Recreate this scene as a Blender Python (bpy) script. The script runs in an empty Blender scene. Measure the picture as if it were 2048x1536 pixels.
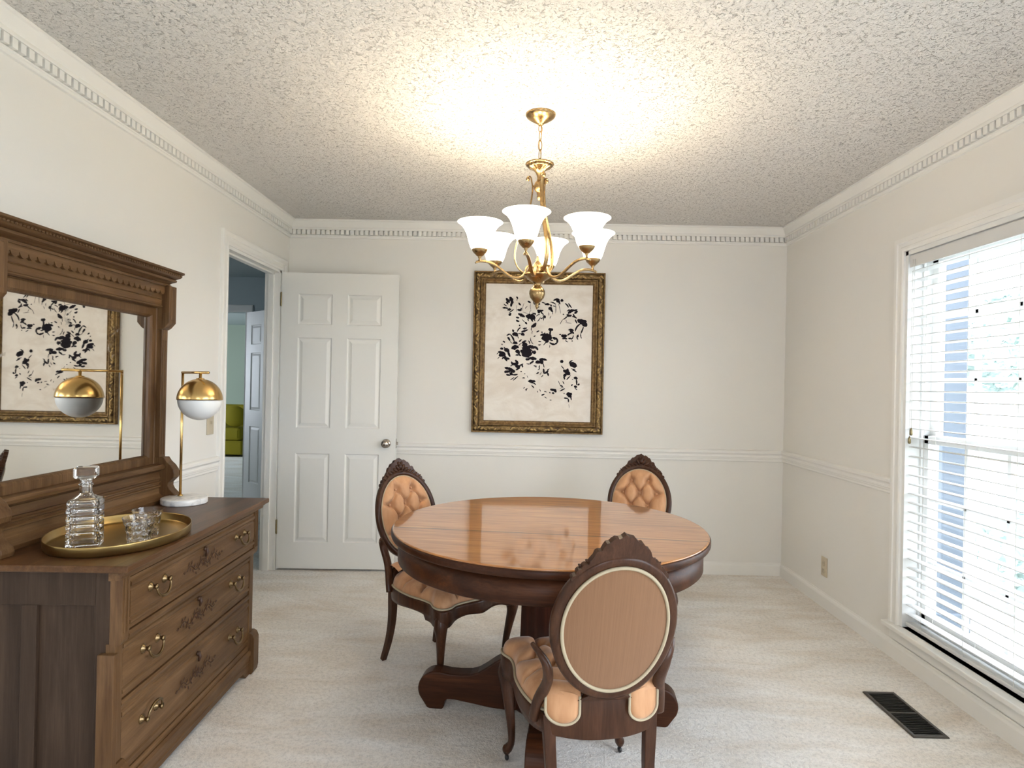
import bpy, bmesh, math, random
from mathutils import Vector, Matrix
PI = math.pi
sin, cos = math.sin, math.cos
S = bpy.context.scene
C = S.collection

# ------------------------------------------------------------------ camera
CAM_H = 1.2961
def make_camera():
    yaw, pitch, roll = .012, .0029, .0203
    F = Vector((-sin(yaw), cos(yaw), 0)); r = Vector((cos(yaw), sin(yaw), 0)); u = Vector((0, 0, 1))
    F, u = F * cos(pitch) + u * sin(pitch), u * cos(pitch) - F * sin(pitch)
    r, u = r * cos(roll) + u * sin(roll), u * cos(roll) - r * sin(roll)
    cd = bpy.data.cameras.new('camera'); co = bpy.data.objects.new('camera', cd); C.objects.link(co)
    m = Matrix.Identity(4)
    for i in range(3):
        m[i][0] = r[i]; m[i][1] = u[i]; m[i][2] = -F[i]
    m[2][3] = CAM_H
    co.matrix_world = m
    cd.sensor_width = 36; cd.lens = 1263.1 / 2048 * 36; cd.clip_start = .02; cd.clip_end = 200
    S.camera = co
make_camera()

# ------------------------------------------------------------------ world, daylight, exposure
W = bpy.data.worlds.new('overcast_sky'); S.world = W; W.use_nodes = True
wn = W.node_tree.nodes; wl = W.node_tree.links
bgn = wn['Background']
bgn.inputs[0].default_value = (.82, .895, 1.0, 1); bgn.inputs[1].default_value = 4.6
S.view_settings.view_transform = 'Standard'; S.view_settings.look = 'None'
S.view_settings.gamma = 1; S.view_settings.use_curve_mapping = False
S.view_settings.exposure = 1.42
try:
    S.cycles.use_denoising = True
    S.cycles.max_bounces = 12; S.cycles.diffuse_bounces = 6; S.cycles.glossy_bounces = 6
    S.cycles.transmission_bounces = 10; S.cycles.transparent_max_bounces = 16
    S.cycles.sample_clamp_indirect = 6; S.cycles.caustics_reflective = False; S.cycles.caustics_refractive = False
except Exception: pass

def portal(name, loc, rot, sx, sy):
    l = bpy.data.lights.new(name, 'AREA'); l.shape = 'RECTANGLE'; l.size = sx; l.size_y = sy
    l.energy = 1; l.cycles.is_portal = True
    o = bpy.data.objects.new(name, l); o.location = loc; o.rotation_euler = rot; C.objects.link(o); return o

# room constants (metres)
XL, XR, D, H, YB = -1.656, 1.864, 4.468, 2.44, -1.9
# seen and added windows in the right wall: y0, y1, z0, z1
WIN = (1.98, 3.085, .175, 1.985)
FILL_WIN = (-1.25, 1.30, .175, 2.05)  # unseen second window, added to brighten the room from the right
portal('window_daylight', (XR + .20, (WIN[0] + WIN[1]) / 2, 1.08), (0, PI / 2, 0), 1.81, 1.1)
portal('added_side_daylight', (XR + .20, (FILL_WIN[0] + FILL_WIN[1]) / 2, 1.08), (0, PI / 2, 0), 1.88, 2.55)  # portal of the added side window
REAR_FILL_WIN = (-.35, .65, .8, 2.1)  # unseen rear window, added for frontal fill light
portal('added_rear_daylight', (.15, YB - .15, 1.45), (PI / 2, 0, 0), 1.0, 1.3)  # portal of the added rear window
portal('added_far_room_daylight', (-7.9, 9.6, 1.4), (0, -PI / 2, 0), 1.6, 2.6)  # portal for an unseen opening added to light the far room
portal('added_hall_daylight', (-5.3, 4.6, 1.6), (0, -PI / 2, 0), .9, .8)  # portal for an unseen opening added to light the hall

# ------------------------------------------------------------------ materials
def srgb(r, g, b):
    f = lambda c: (c / 255 / 12.92) if c / 255 <= .04045 else ((c / 255 + .055) / 1.055) ** 2.4
    return (f(r), f(g), f(b), 1)
def mat(name, col, rough=.5, metal=0, spec=.5, **kw):
    m = bpy.data.materials.new(name); m.use_nodes = True
    b = m.node_tree.nodes['Principled BSDF']
    b.inputs['Base Color'].default_value = col; b.inputs['Roughness'].default_value = rough
    b.inputs['Metallic'].default_value = metal; b.inputs['Specular IOR Level'].default_value = spec
    for k, v in kw.items(): b.inputs[k.replace('_', ' ')].default_value = v
    return m
def nodes(m): return m.node_tree.nodes, m.node_tree.links, m.node_tree.nodes['Principled BSDF']
def coords(m, scale=(1, 1, 1), rot=(0, 0, 0), kind='Object'):
    n, l, b = nodes(m)
    t = n.new('ShaderNodeTexCoord'); mp = n.new('ShaderNodeMapping')
    mp.inputs['Scale'].default_value = scale; mp.inputs['Rotation'].default_value = rot
    l.new(t.outputs[kind], mp.inputs[0]); return mp.outputs[0]
def noise(m, vec, scale, detail=3, rough=.5, dist=0):
    n, l, b = nodes(m); x = n.new('ShaderNodeTexNoise')
    x.inputs['Scale'].default_value = scale; x.inputs['Detail'].default_value = detail
    x.inputs['Roughness'].default_value = rough; x.inputs['Distortion'].default_value = dist
    l.new(vec, x.inputs['Vector']); return x.outputs['Fac']
def ramp(m, fac, stops):
    n, l, b = nodes(m); x = n.new('ShaderNodeValToRGB'); l.new(fac, x.inputs[0])
    e = x.color_ramp.elements
    while len(e) < len(stops): e.new(.5)
    for i, (p, c) in enumerate(stops): e[i].position = p; e[i].color = c
    return x.outputs[0]
def mathn(m, op, a, b_=None, c_=None):
    n, l, b = nodes(m); x = n.new('ShaderNodeMath'); x.operation = op
    for i, v in enumerate((a, b_, c_)):
        if v is None: continue
        if isinstance(v, (int, float)): x.inputs[i].default_value = v
        else: l.new(v, x.inputs[i])
    return x.outputs[0]
def mixc(m, fac, a, b_, mode='MIX'):
    n, l, b = nodes(m); x = n.new('ShaderNodeMix'); x.data_type = 'RGBA'; x.blend_type = mode
    for s, v in ((0, fac), (6, a), (7, b_)):
        if isinstance(v, (int, float)): x.inputs[s].default_value = v
        elif isinstance(v, tuple): x.inputs[s].default_value = v
        else: l.new(v, x.inputs[s])
    return x.outputs[2]
def bump(m, h, strength=.3, dist=.01, prev=None):
    n, l, b = nodes(m); x = n.new('ShaderNodeBump')
    x.inputs['Strength'].default_value = strength; x.inputs['Distance'].default_value = dist
    l.new(h, x.inputs['Height'])
    if prev: l.new(prev, x.inputs['Normal'])
    l.new(x.outputs[0], b.inputs['Normal']); return x.outputs[0]
def setc(m, out): nodes(m)[1].new(out, nodes(m)[2].inputs['Base Color'])
def setr(m, out): nodes(m)[1].new(out, nodes(m)[2].inputs['Roughness'])

def wood(name, dark, mid, light, axis='X', rough=.35, coat=0., fine=1., rot=0., bstr=.15, coat_rough=.1):
    m = mat(name, mid, rough, spec=.2)
    s = {'X': (1, 9, 9), 'Y': (9, 1, 9), 'Z': (9, 9, 1)}[axis]
    v = coords(m, tuple(q * fine for q in s), (0, 0, rot))
    big = noise(m, v, 1.6, 4, .55, 1.2)
    n, l, b = nodes(m)
    s2 = {'X': (1, 26, 26), 'Y': (26, 1, 26), 'Z': (26, 26, 1)}[axis]
    v2 = coords(m, tuple(q * fine for q in s2), (0, 0, rot))
    fin = noise(m, v2, 6, 5, .7, .2)
    f = mathn(m, 'ADD', mathn(m, 'MULTIPLY', big, .62), mathn(m, 'MULTIPLY', fin, .38))
    c = ramp(m, f, [(.30, dark), (.5, mid), (.68, light)])
    setc(m, c)
    bump(m, fin, bstr, .002)
    b.inputs['Coat Weight'].default_value = coat; b.inputs['Coat Roughness'].default_value = coat_rough
    return m

M = {}
def build_materials():
    # painted plaster walls
    m = mat('wall_paint', (.79, .77, .73, 1), .75, spec=.25)
    bump(m, noise(m, coords(m), 160, 2), .06, .003); M['wall'] = m
    m = mat('trim_paint', (.82, .805, .77, 1), .45, spec=.4); M['trim'] = m
    m = mat('door_paint', (.80, .79, .755, 1), .42, spec=.4)
    bump(m, noise(m, coords(m, (30, 30, 2)), 9, 3), .05, .002); M['door'] = m
    # stippled ceiling
    m = mat('stippled_ceiling', (.79, .765, .735, 1), .95, spec=.1)
    n, l, b = nodes(m); v = coords(m)
    vo = n.new('ShaderNodeTexNoise'); vo.inputs['Scale'].default_value = 92; vo.inputs['Detail'].default_value = 5
    vo.inputs['Roughness'].default_value = .62; vo.inputs['Distortion'].default_value = 1.1
    l.new(v, vo.inputs['Vector'])
    h = ramp(m, vo.outputs['Fac'], [(.31, (0, 0, 0, 1)), (.43, (.85, .85, .85, 1)), (.75, (1, 1, 1, 1))])
    bump(m, h, .95, .015)
    M['ceiling'] = m
    # cut pile carpet
    m = mat('cream_carpet', (.60, .55, .48, 1), 1, spec=.05)
    v = coords(m)
    nap = noise(m, coords(m, (1.0, 2.2, 1)), 1.7, 4, .6, 1.0)
    nap2 = noise(m, coords(m, (1.2, 5, 1), (0, 0, .25)), 1.6, 3, .5, .6)
    tuft = noise(m, v, 170, 3, .7)
    tuft2 = noise(m, v, 60, 3, .6)
    c1 = ramp(m, mathn(m, 'ADD', mathn(m, 'MULTIPLY', nap, .6), mathn(m, 'MULTIPLY', nap2, .4)),
              [(.36, (.74, .66, .57, 1)), (.50, (.83, .78, .72, 1)), (.62, (.90, .87, .83, 1))])
    c2 = ramp(m, mathn(m, 'ADD', mathn(m, 'MULTIPLY', tuft, .5), mathn(m, 'MULTIPLY', tuft2, .5)),
              [(.38, (.76, .76, .76, 1)), (.54, (1, 1, 1, 1))])
    setc(m, mixc(m, 1.0, c1, c2, 'MULTIPLY'))
    p = bump(m, tuft, .5, .008); bump(m, tuft2, .4, .014, p)
    nodes(m)[2].inputs['Sheen Weight'].default_value = .15
    M['carpet'] = m
    # woods
    M['oak_top'] = wood('polished_oak', (.20, .070, .017, 1), (.39, .158, .045, 1), (.54, .25, .080, 1), 'X', .3, 1.0, 1.9, 0, .03, .06)
    n, l, b = nodes(M['oak_top'])      # the joint between the two boards of the top
    m = M['oak_top']
    t = n.new('ShaderNodeTexCoord'); sp = n.new('ShaderNodeSeparateXYZ'); l.new(t.outputs['Object'], sp.inputs[0])
    d = mathn(m, 'ABSOLUTE', mathn(m, 'ADD', sp.outputs[1], .17))
    k = mathn(m, 'LESS_THAN', d, .0036)
    old = b.inputs['Base Color'].links[0].from_socket
    l.new(mixc(m, k, old, (.03, .012, .005, 1)), b.inputs['Base Color'])
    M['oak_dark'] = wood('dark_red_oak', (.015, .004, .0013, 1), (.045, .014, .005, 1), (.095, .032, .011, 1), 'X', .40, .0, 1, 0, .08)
    M['oak_dark_z'] = wood('dark_red_oak_upright', (.018, .004, .0015, 1), (.040, .010, .004, 1), (.075, .020, .008, 1), 'Z', .40, .0, 1, 0, .08)
    M['dr_y'] = wood('brown_ash', (.060, .024, .008, 1), (.112, .056, .022, 1), (.19, .102, .044, 1), 'Y', .45, .1, 1.1, 0, .3)
    M['dr_z'] = wood('brown_ash_upright', (.060, .024, .008, 1), (.108, .054, .021, 1), (.19, .102, .044, 1), 'Z', .45, .1, 1.1, 0, .3)
    M['dr_side'] = wood('shaded_ash_side', (.022, .012, .007, 1), (.040, .023, .014, 1), (.068, .041, .026, 1), 'Z', .55, .0, .8, 0, .25)  # darker than the front wood: shade of the ends put into colour
    M['dr_top'] = wood('worn_ash_top', (.050, .020, .007, 1), (.090, .040, .015, 1), (.14, .068, .028, 1), 'Y', .36, .05, 1, 0, .12)
    M['carve'] = mat('carved_ash', (.050, .019, .007, 1), .5)
    M['mahog'] = wood('carved_walnut', (.022, .007, .003, 1), (.050, .019, .009, 1), (.085, .035, .017, 1), 'Z', .34, .10, 2, 0, .06)
    # fabrics
    m = mat('peach_satin', (.52, .30, .175, 1), .55, spec=.3)
    v = coords(m)
    a = noise(m, coords(m, (1, 1, .25)), 26, 3, .6); f = noise(m, v, 420, 2)
    setc(m, ramp(m, a, [(.35, (.45, .225, .108, 1)), (.65, (.55, .30, .155, 1))]))
    bump(m, f, .12, .001); nodes(m)[2].inputs['Sheen Weight'].default_value = .35
    nodes(m)[2].inputs['Sheen Roughness'].default_value = .4; M['peach'] = m
    m = mat('peach_back_cloth', (.36, .20, .115, 1), .75, spec=.2)
    st = noise(m, coords(m, (420, 1, 6)), 1, 2)
    setc(m, ramp(m, st, [(.2, (.185, .092, .045, 1)), (.8, (.225, .116, .058, 1))]))
    bump(m, st, .1, .001); nodes(m)[2].inputs['Sheen Weight'].default_value = .25; M['peach_back'] = m
    m = mat('cream_gimp', (.43, .36, .25, 1), .85, spec=.1)
    bump(m, noise(m, coords(m), 500, 2), .6, .002); M['gimp'] = m
    # metals
    m = mat('aged_brass', (.34, .225, .105, 1), .27, 1); setr(m, ramp(m, noise(m, coords(m), 30, 3), [(.3, (.22,) * 3 + (1,)), (.7, (.36,) * 3 + (1,))])); M['brass'] = m
    m = mat('brushed_gold', (.62, .41, .16, 1), .24, 1); M['gold'] = m
    m = mat('tray_brass', (.40, .28, .11, 1), .30, 1)
    setr(m, ramp(m, noise(m, coords(m), 8, 2), [(.3, (.28,) * 3 + (1,)), (.7, (.36,) * 3 + (1,))])); M['tray'] = m
    M['pull'] = mat('tarnished_brass', (.22, .15, .075, 1), .32, 1)
    M['nickel'] = mat('satin_nickel', (.42, .37, .32, 1), .22, 1)
    M['hinge'] = mat('antique_brass_hinge', (.30, .24, .13, 1), .4, .9)
    M['vent'] = mat('brown_enamel', (.075, .062, .050, 1), .38, .3)
    M['black'] = mat('black_void', (.006, .006, .006, 1), .8)
    M['caster'] = mat('black_caster', (.012, .011, .012, 1), .35)
    # glass
    m = mat('clear_crystal', (1, 1, 1, 1), .02, 0); nodes(m)[2].inputs['Transmission Weight'].default_value = 1
    nodes(m)[2].inputs['IOR'].default_value = 1.5; M['crystal'] = m
    m = mat('window_glass', (1, 1, 1, 1), 0); n, l, b = nodes(m)
    gl = n.new('ShaderNodeBsdfGlossy'); gl.inputs['Roughness'].default_value = .0
    tr = n.new('ShaderNodeBsdfTransparent'); tr.inputs[0].default_value = (.96, .98, .985, 1); lw = n.new('ShaderNodeLayerWeight'); lw.inputs[0].default_value = .5; fr = n.new('ShaderNodeMath'); fr.operation = 'MULTIPLY_ADD'; pw_ = n.new('ShaderNodeMath'); pw_.operation = 'POWER'; pw_.inputs[1].default_value = 4; l.new(lw.outputs['Facing'], pw_.inputs[0]); l.new(pw_.outputs[0], fr.inputs[0]); fr.inputs[1].default_value = .6; fr.inputs[2].default_value = .04
    mx = n.new('ShaderNodeMixShader'); l.new(fr.outputs[0], mx.inputs[0]); l.new(tr.outputs[0], mx.inputs[1]); l.new(gl.outputs[0], mx.inputs[2])
    l.new(mx.outputs[0], n['Material Output'].inputs[0]); M['pane'] = m
    m = mat('old_mirror_silver', (.84, .83, .79, 1), .015, 1)
    wear = ramp(m, noise(m, coords(m), 7, 6, .75, .5), [(.60, (.015,) * 3 + (1,)), (.74, (.22,) * 3 + (1,))]); setr(m, wear); M['mirror'] = m
    m = mat('frosted_shade', (.95, .93, .88, 1), .35); n, l, b = nodes(m)
    b.inputs['Emission Color'].default_value = (1, .90, .72, 1); b.inputs['Emission Strength'].default_value = 3.2
    tl = n.new('ShaderNodeBsdfTranslucent'); tl.inputs[0].default_value = (1, .96, .88, 1)
    mx = n.new('ShaderNodeMixShader'); mx.inputs[0].default_value = .4
    l.new(b.outputs[0], mx.inputs[1]); l.new(tl.outputs[0], mx.inputs[2]); l.new(mx.outputs[0], n['Material Output'].inputs[0]); M['shade'] = m
    m = mat('bulb_glow', (1, 1, 1, 1), .3); nodes(m)[2].inputs['Emission Color'].default_value = (1, .84, .6, 1)
    nodes(m)[2].inputs['Emission Strength'].default_value = 12; M['bulb'] = m
    m = mat('white_opal_glass', (.80, .80, .79, 1), .35, spec=.5); nodes(m)[2].inputs['Subsurface Weight'].default_value = 0; M['opal'] = m
    m = mat('white_marble', (.80, .79, .77, 1), .3)
    setc(m, ramp(m, noise(m, coords(m), 14, 6, .6, 1.5), [(.40, (.60, .60, .60, 1)), (.5, (.82, .81, .79, 1)), (.8, (.86, .85, .83, 1))])); M['marble'] = m
    # antique gilt frame
    for nm, sc, lo, hi in (('gilt_carved', 20, (.055, .028, .010, 1), (.24, .145, .05, 1)), ('gilt_highlight', 26, (.16, .095, .035, 1), (.50, .34, .13, 1)), ('gilt_plain', 40, (.13, .070, .024, 1), (.27, .165, .062, 1))):
        m = mat(nm, hi, .42, .55)
        f = noise(m, coords(m), sc, 4, .6, .9)
        setc(m, ramp(m, f, [(.38, lo), (.6, hi)])); bump(m, f, .2 if nm == 'gilt_plain' else .6, .012); M[nm] = m
    m = mat('primed_canvas', (.78, .72, .65, 1), .8, spec=.2)
    setc(m, ramp(m, noise(m, coords(m, (1, 1, 1.6)), 5, 5, .6, .8), [(.36, (.76, .69, .61, 1)), (.6, (.86, .81, .745, 1))]))
    bump(m, noise(m, coords(m), 60, 4), .3, .003); M['canvas'] = m
    M['ink'] = mat('black_paint', (.008, .004, .008, 1), .6, spec=.15)
    M['blind'] = mat('white_slat', (.70, .70, .69, 1), .4)
    M['vinyl'] = mat('window_paint', (.80, .80, .78, 1), .4)
    M['cord'] = mat('white_cord', (.75, .74, .70, 1), .8)
    M['almond'] = mat('almond_plastic', (.55, .47, .34, 1), .4)
    # rooms beyond the doorway
    m = mat('hall_paint', (.42, .48, .49, 1), .8, spec=.2); M['hall'] = m
    M['green'] = mat('sage_green_wall', (.33, .39, .32, 1), .85, spec=.2)
    M['yellow'] = mat('chartreuse_velvet', (.20, .165, .006, 1), .8, spec=.2)
    M['white_cloth'] = mat('white_cushion', (.75, .77, .78, 1), .9)
    # outdoors
    m = mat('pale_lawn', (.25, .26, .23, 1), 1, spec=.05)
    setc(m, ramp(m, noise(m, coords(m), 3, 5), [(.3, (.20, .22, .18, 1)), (.7, (.30, .30, .27, 1))])); M['lawn'] = m
    m = mat('pale_concrete', (.62, .60, .56, 1), .9); M['walk'] = m
    m = mat('leaves', (.10, .19, .07, 1), .8); setc(m, ramp(m, noise(m, coords(m), 5, 4), [(.35, (.22, .29, .27, 1)), (.65, (.36, .43, .39, 1))])); M['leaf'] = m
    M['bark'] = mat('bark', (.12, .09, .065, 1), .9)
    M['slate'] = mat('blue_grey_paint', (.055, .068, .085, 1), .6)
build_materials()

# ------------------------------------------------------------------ mesh helpers
class G:
    def __init__(s): s.v = []; s.f = []; s.sm = []
    def add(s, vs, fs, smooth=False, mtx=None):
        b = len(s.v)
        for p in vs:
            p = Vector(p)
            s.v.append(mtx @ p if mtx else p)
        for f in fs: s.f.append([b + i for i in f]); s.sm.append(smooth)
        return s
    def box(s, x0, x1, y0, y1, z0, z1, mtx=None):
        v = [(x, y, z) for x in (x0, x1) for y in (y0, y1) for z in (z0, z1)]
        return s.add(v, [(0, 1, 3, 2), (4, 6, 7, 5), (0, 4, 5, 1), (2, 3, 7, 6), (0, 2, 6, 4), (1, 5, 7, 3)], False, mtx)
    def lathe(s, prof, seg=32, c=(0, 0, 0), mtx=None, smooth=True, flute=None, closed=False):
        vs = []; fs = []
        for (r, z) in prof:
            for k in range(seg):
                a = 2 * PI * k / seg; rr = r
                if flute: rr = r * (1 + flute[1] * cos(flute[0] * a))
                vs.append((c[0] + rr * cos(a), c[1] + rr * sin(a), c[2] + z))
        n = len(prof)
        for i in range(n - 1 + (1 if closed else 0)):
            j = (i + 1) % n
            for k in range(seg):
                q = (k + 1) % seg
                fs.append((i * seg + k, i * seg + q, j * seg + q, j * seg + k))
        if not closed:
            if prof[0][0] > 1e-5: fs.append(tuple(range(seg))[::-1])
            if prof[-1][0] > 1e-5: fs.append(tuple((n - 1) * seg + k for k in range(seg)))
        return s.add(vs, fs, smooth, mtx)
    def tube(s, pts, rad, seg=12, closed=False, flat=1., mtx=None, up=None, caps=True, smooth=True):
        pts = [Vector(p) for p in pts]; n = len(pts)
        if not hasattr(rad, '__len__'): rad = [rad] * n
        vs = []; fs = []; prev = None
        for i, p in enumerate(pts):
            a = pts[(i - 1) % n] if (closed or i > 0) else p
            b = pts[(i + 1) % n] if (closed or i < n - 1) else p
            t = (b - a).normalized()
            if up is not None: nn = Vector(up); nn = (nn - t * nn.dot(t)).normalized()
            elif prev is None:
                nn = t.orthogonal().normalized()
            else:
                nn = (prev - t * prev.dot(t)).normalized()
            prev = nn; bb = t.cross(nn)
            for k in range(seg):
                w = 2 * PI * k / seg + PI / seg
                r_ = rad[i]; r1, r2 = (r_ if hasattr(r_, '__len__') else (r_ * flat, r_))
                vs.append(p + nn * (r1 * cos(w)) + bb * (r2 * sin(w)))
        for i in range(n if closed else n - 1):
            j = (i + 1) % n
            for k in range(seg):
                q = (k + 1) % seg
                fs.append((i * seg + k, j * seg + k, j * seg + q, i * seg + q))
        if not closed and caps:
            fs.append(tuple(range(seg))); fs.append(tuple((n - 1) * seg + k for k in range(seg))[::-1])
        return s.add(vs, fs, smooth, mtx)
    def prism(s, outline, t0, t1, plane='XZ', mtx=None, smooth=False):
        n = len(outline)
        def P(a, b, t): return {'XZ': (a, t, b), 'YZ': (t, a, b), 'XY': (a, b, t)}[plane]
        vs = [P(a, b, t0) for a, b in outline] + [P(a, b, t1) for a, b in outline]
        fs = [tuple(range(n)), tuple(range(2 * n - 1, n - 1, -1))] + [(i, i + n, (i + 1) % n + n, (i + 1) % n) for i in range(n)]
        return s.add(vs, fs, smooth, mtx)
    def sweep(s, prof, path, closed=True, outward=None, smooth=False, mtx=None):
        """path: 2D points in a plane mapped by outward(pt, off, depth) -> 3D; mitred corners."""
        n = len(path); m = len(prof); vs = []; fs = []
        for i in range(n):
            p = Vector(path[i])
            a = Vector(path[(i - 1) % n]) if (closed or i > 0) else None
            b = Vector(path[(i + 1) % n]) if (closed or i < n - 1) else None
            d1 = (p - a).normalized() if a is not None else (b - p).normalized()
            d2 = (b - p).normalized() if b is not None else d1
            n1 = Vector((d1.y, -d1.x)); n2 = Vector((d2.y, -d2.x))
            nn = n1 + n2; nn = nn / max(nn.dot(n1), 1e-6) if nn.length > 1e-6 else n1
            for (o, d) in prof: q = p + nn * o; vs.append(outward(q.x, q.y, d))
        for i in range(n if closed else n - 1):
            j = (i + 1) % n
            for k in range(m):
                q = (k + 1) % m
                fs.append((i * m + k, i * m + q, j * m + q, j * m + k))
        if not closed:
            fs.append(tuple(range(m))); fs.append(tuple((n - 1) * m + k for k in range(m))[::-1])
        return s.add(vs, fs, smooth, mtx)
    def ball(s, c, r, seg=14, rings=8, sc=(1, 1, 1), mtx=None):
        prof = [(abs(r * sin(PI * i / rings)) + 1e-6, -r * cos(PI * i / rings)) for i in range(rings + 1)]
        vs = []
        g = G(); g.lathe(prof, seg)
        return s.add([(c[0] + p.x * sc[0], c[1] + p.y * sc[1], c[2] + p.z * sc[2]) for p in g.v], g.f, True, mtx)

def obj(name, g, m, parent=None, bevel=0, subsurf=0, loc=None, shade_auto=True):
    me = bpy.data.meshes.new(name); me.from_pydata([tuple(v) for v in g.v], [], g.f)
    bm = bmesh.new(); bm.from_mesh(me); bmesh.ops.recalc_face_normals(bm, faces=bm.faces); bm.to_mesh(me); bm.free()
    me.polygons.foreach_set('use_smooth', g.sm if len(g.sm) == len(me.polygons) else [False] * len(me.polygons))
    me.materials.append(m if not isinstance(m, str) else M[m])
    o = bpy.data.objects.new(name, me); C.objects.link(o)
    if parent: o.parent = parent
    if loc: o.location = loc
    if bevel:
        b = o.modifiers.new('bevel', 'BEVEL'); b.width = bevel; b.segments = 2; b.limit_method = 'ANGLE'; b.angle_limit = .6
        b.harden_normals = False
    if subsurf:
        b = o.modifiers.new('sub', 'SUBSURF'); b.levels = subsurf; b.render_levels = subsurf
    return o
def tag(o, label, cat, group=None):
    o['label'] = label; o['category'] = cat
    if group: o['group'] = group
    return o
def thing(name, label, cat, loc=(0, 0, 0), rotz=0, group=None):
    o = bpy.data.objects.new(name, None); o.empty_display_size = .05; C.objects.link(o)
    o.location = loc; o.rotation_euler = (0, 0, rotz); return tag(o, label, cat, group)
def struct(name, g, m, parent=None, bevel=0):
    o = obj(name, g, m, parent, bevel)
    if parent is None: o['kind'] = 'structure'
    return o
def sroot(name):
    o = bpy.data.objects.new(name, None); C.objects.link(o); o['kind'] = 'structure'; return o
def arc(cx, cy, r, a0, a1, n): return [(cx + r * cos(a0 + (a1 - a0) * i / n), cy + r * sin(a0 + (a1 - a0) * i / n)) for i in range(n + 1)]
def catmull(P, n=6, closed=True):
    out = []; k = len(P)
    rng = range(k) if closed else range(k - 1)
    for i in rng:
        if closed: p0, p1, p2, p3 = (Vector(P[(i + j) % k]) for j in (-1, 0, 1, 2))
        else: p0, p1, p2, p3 = (Vector(P[min(max(i + j, 0), k - 1)]) for j in (-1, 0, 1, 2))
        for q in range(n):
            t = q / n
            out.append(.5 * ((2 * p1) + (p2 - p0) * t + (2 * p0 - 5 * p1 + 4 * p2 - p3) * t * t + (3 * p1 - p0 - 3 * p2 + p3) * t ** 3))
    if not closed: out.append(Vector(P[-1]))
    return out

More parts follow.
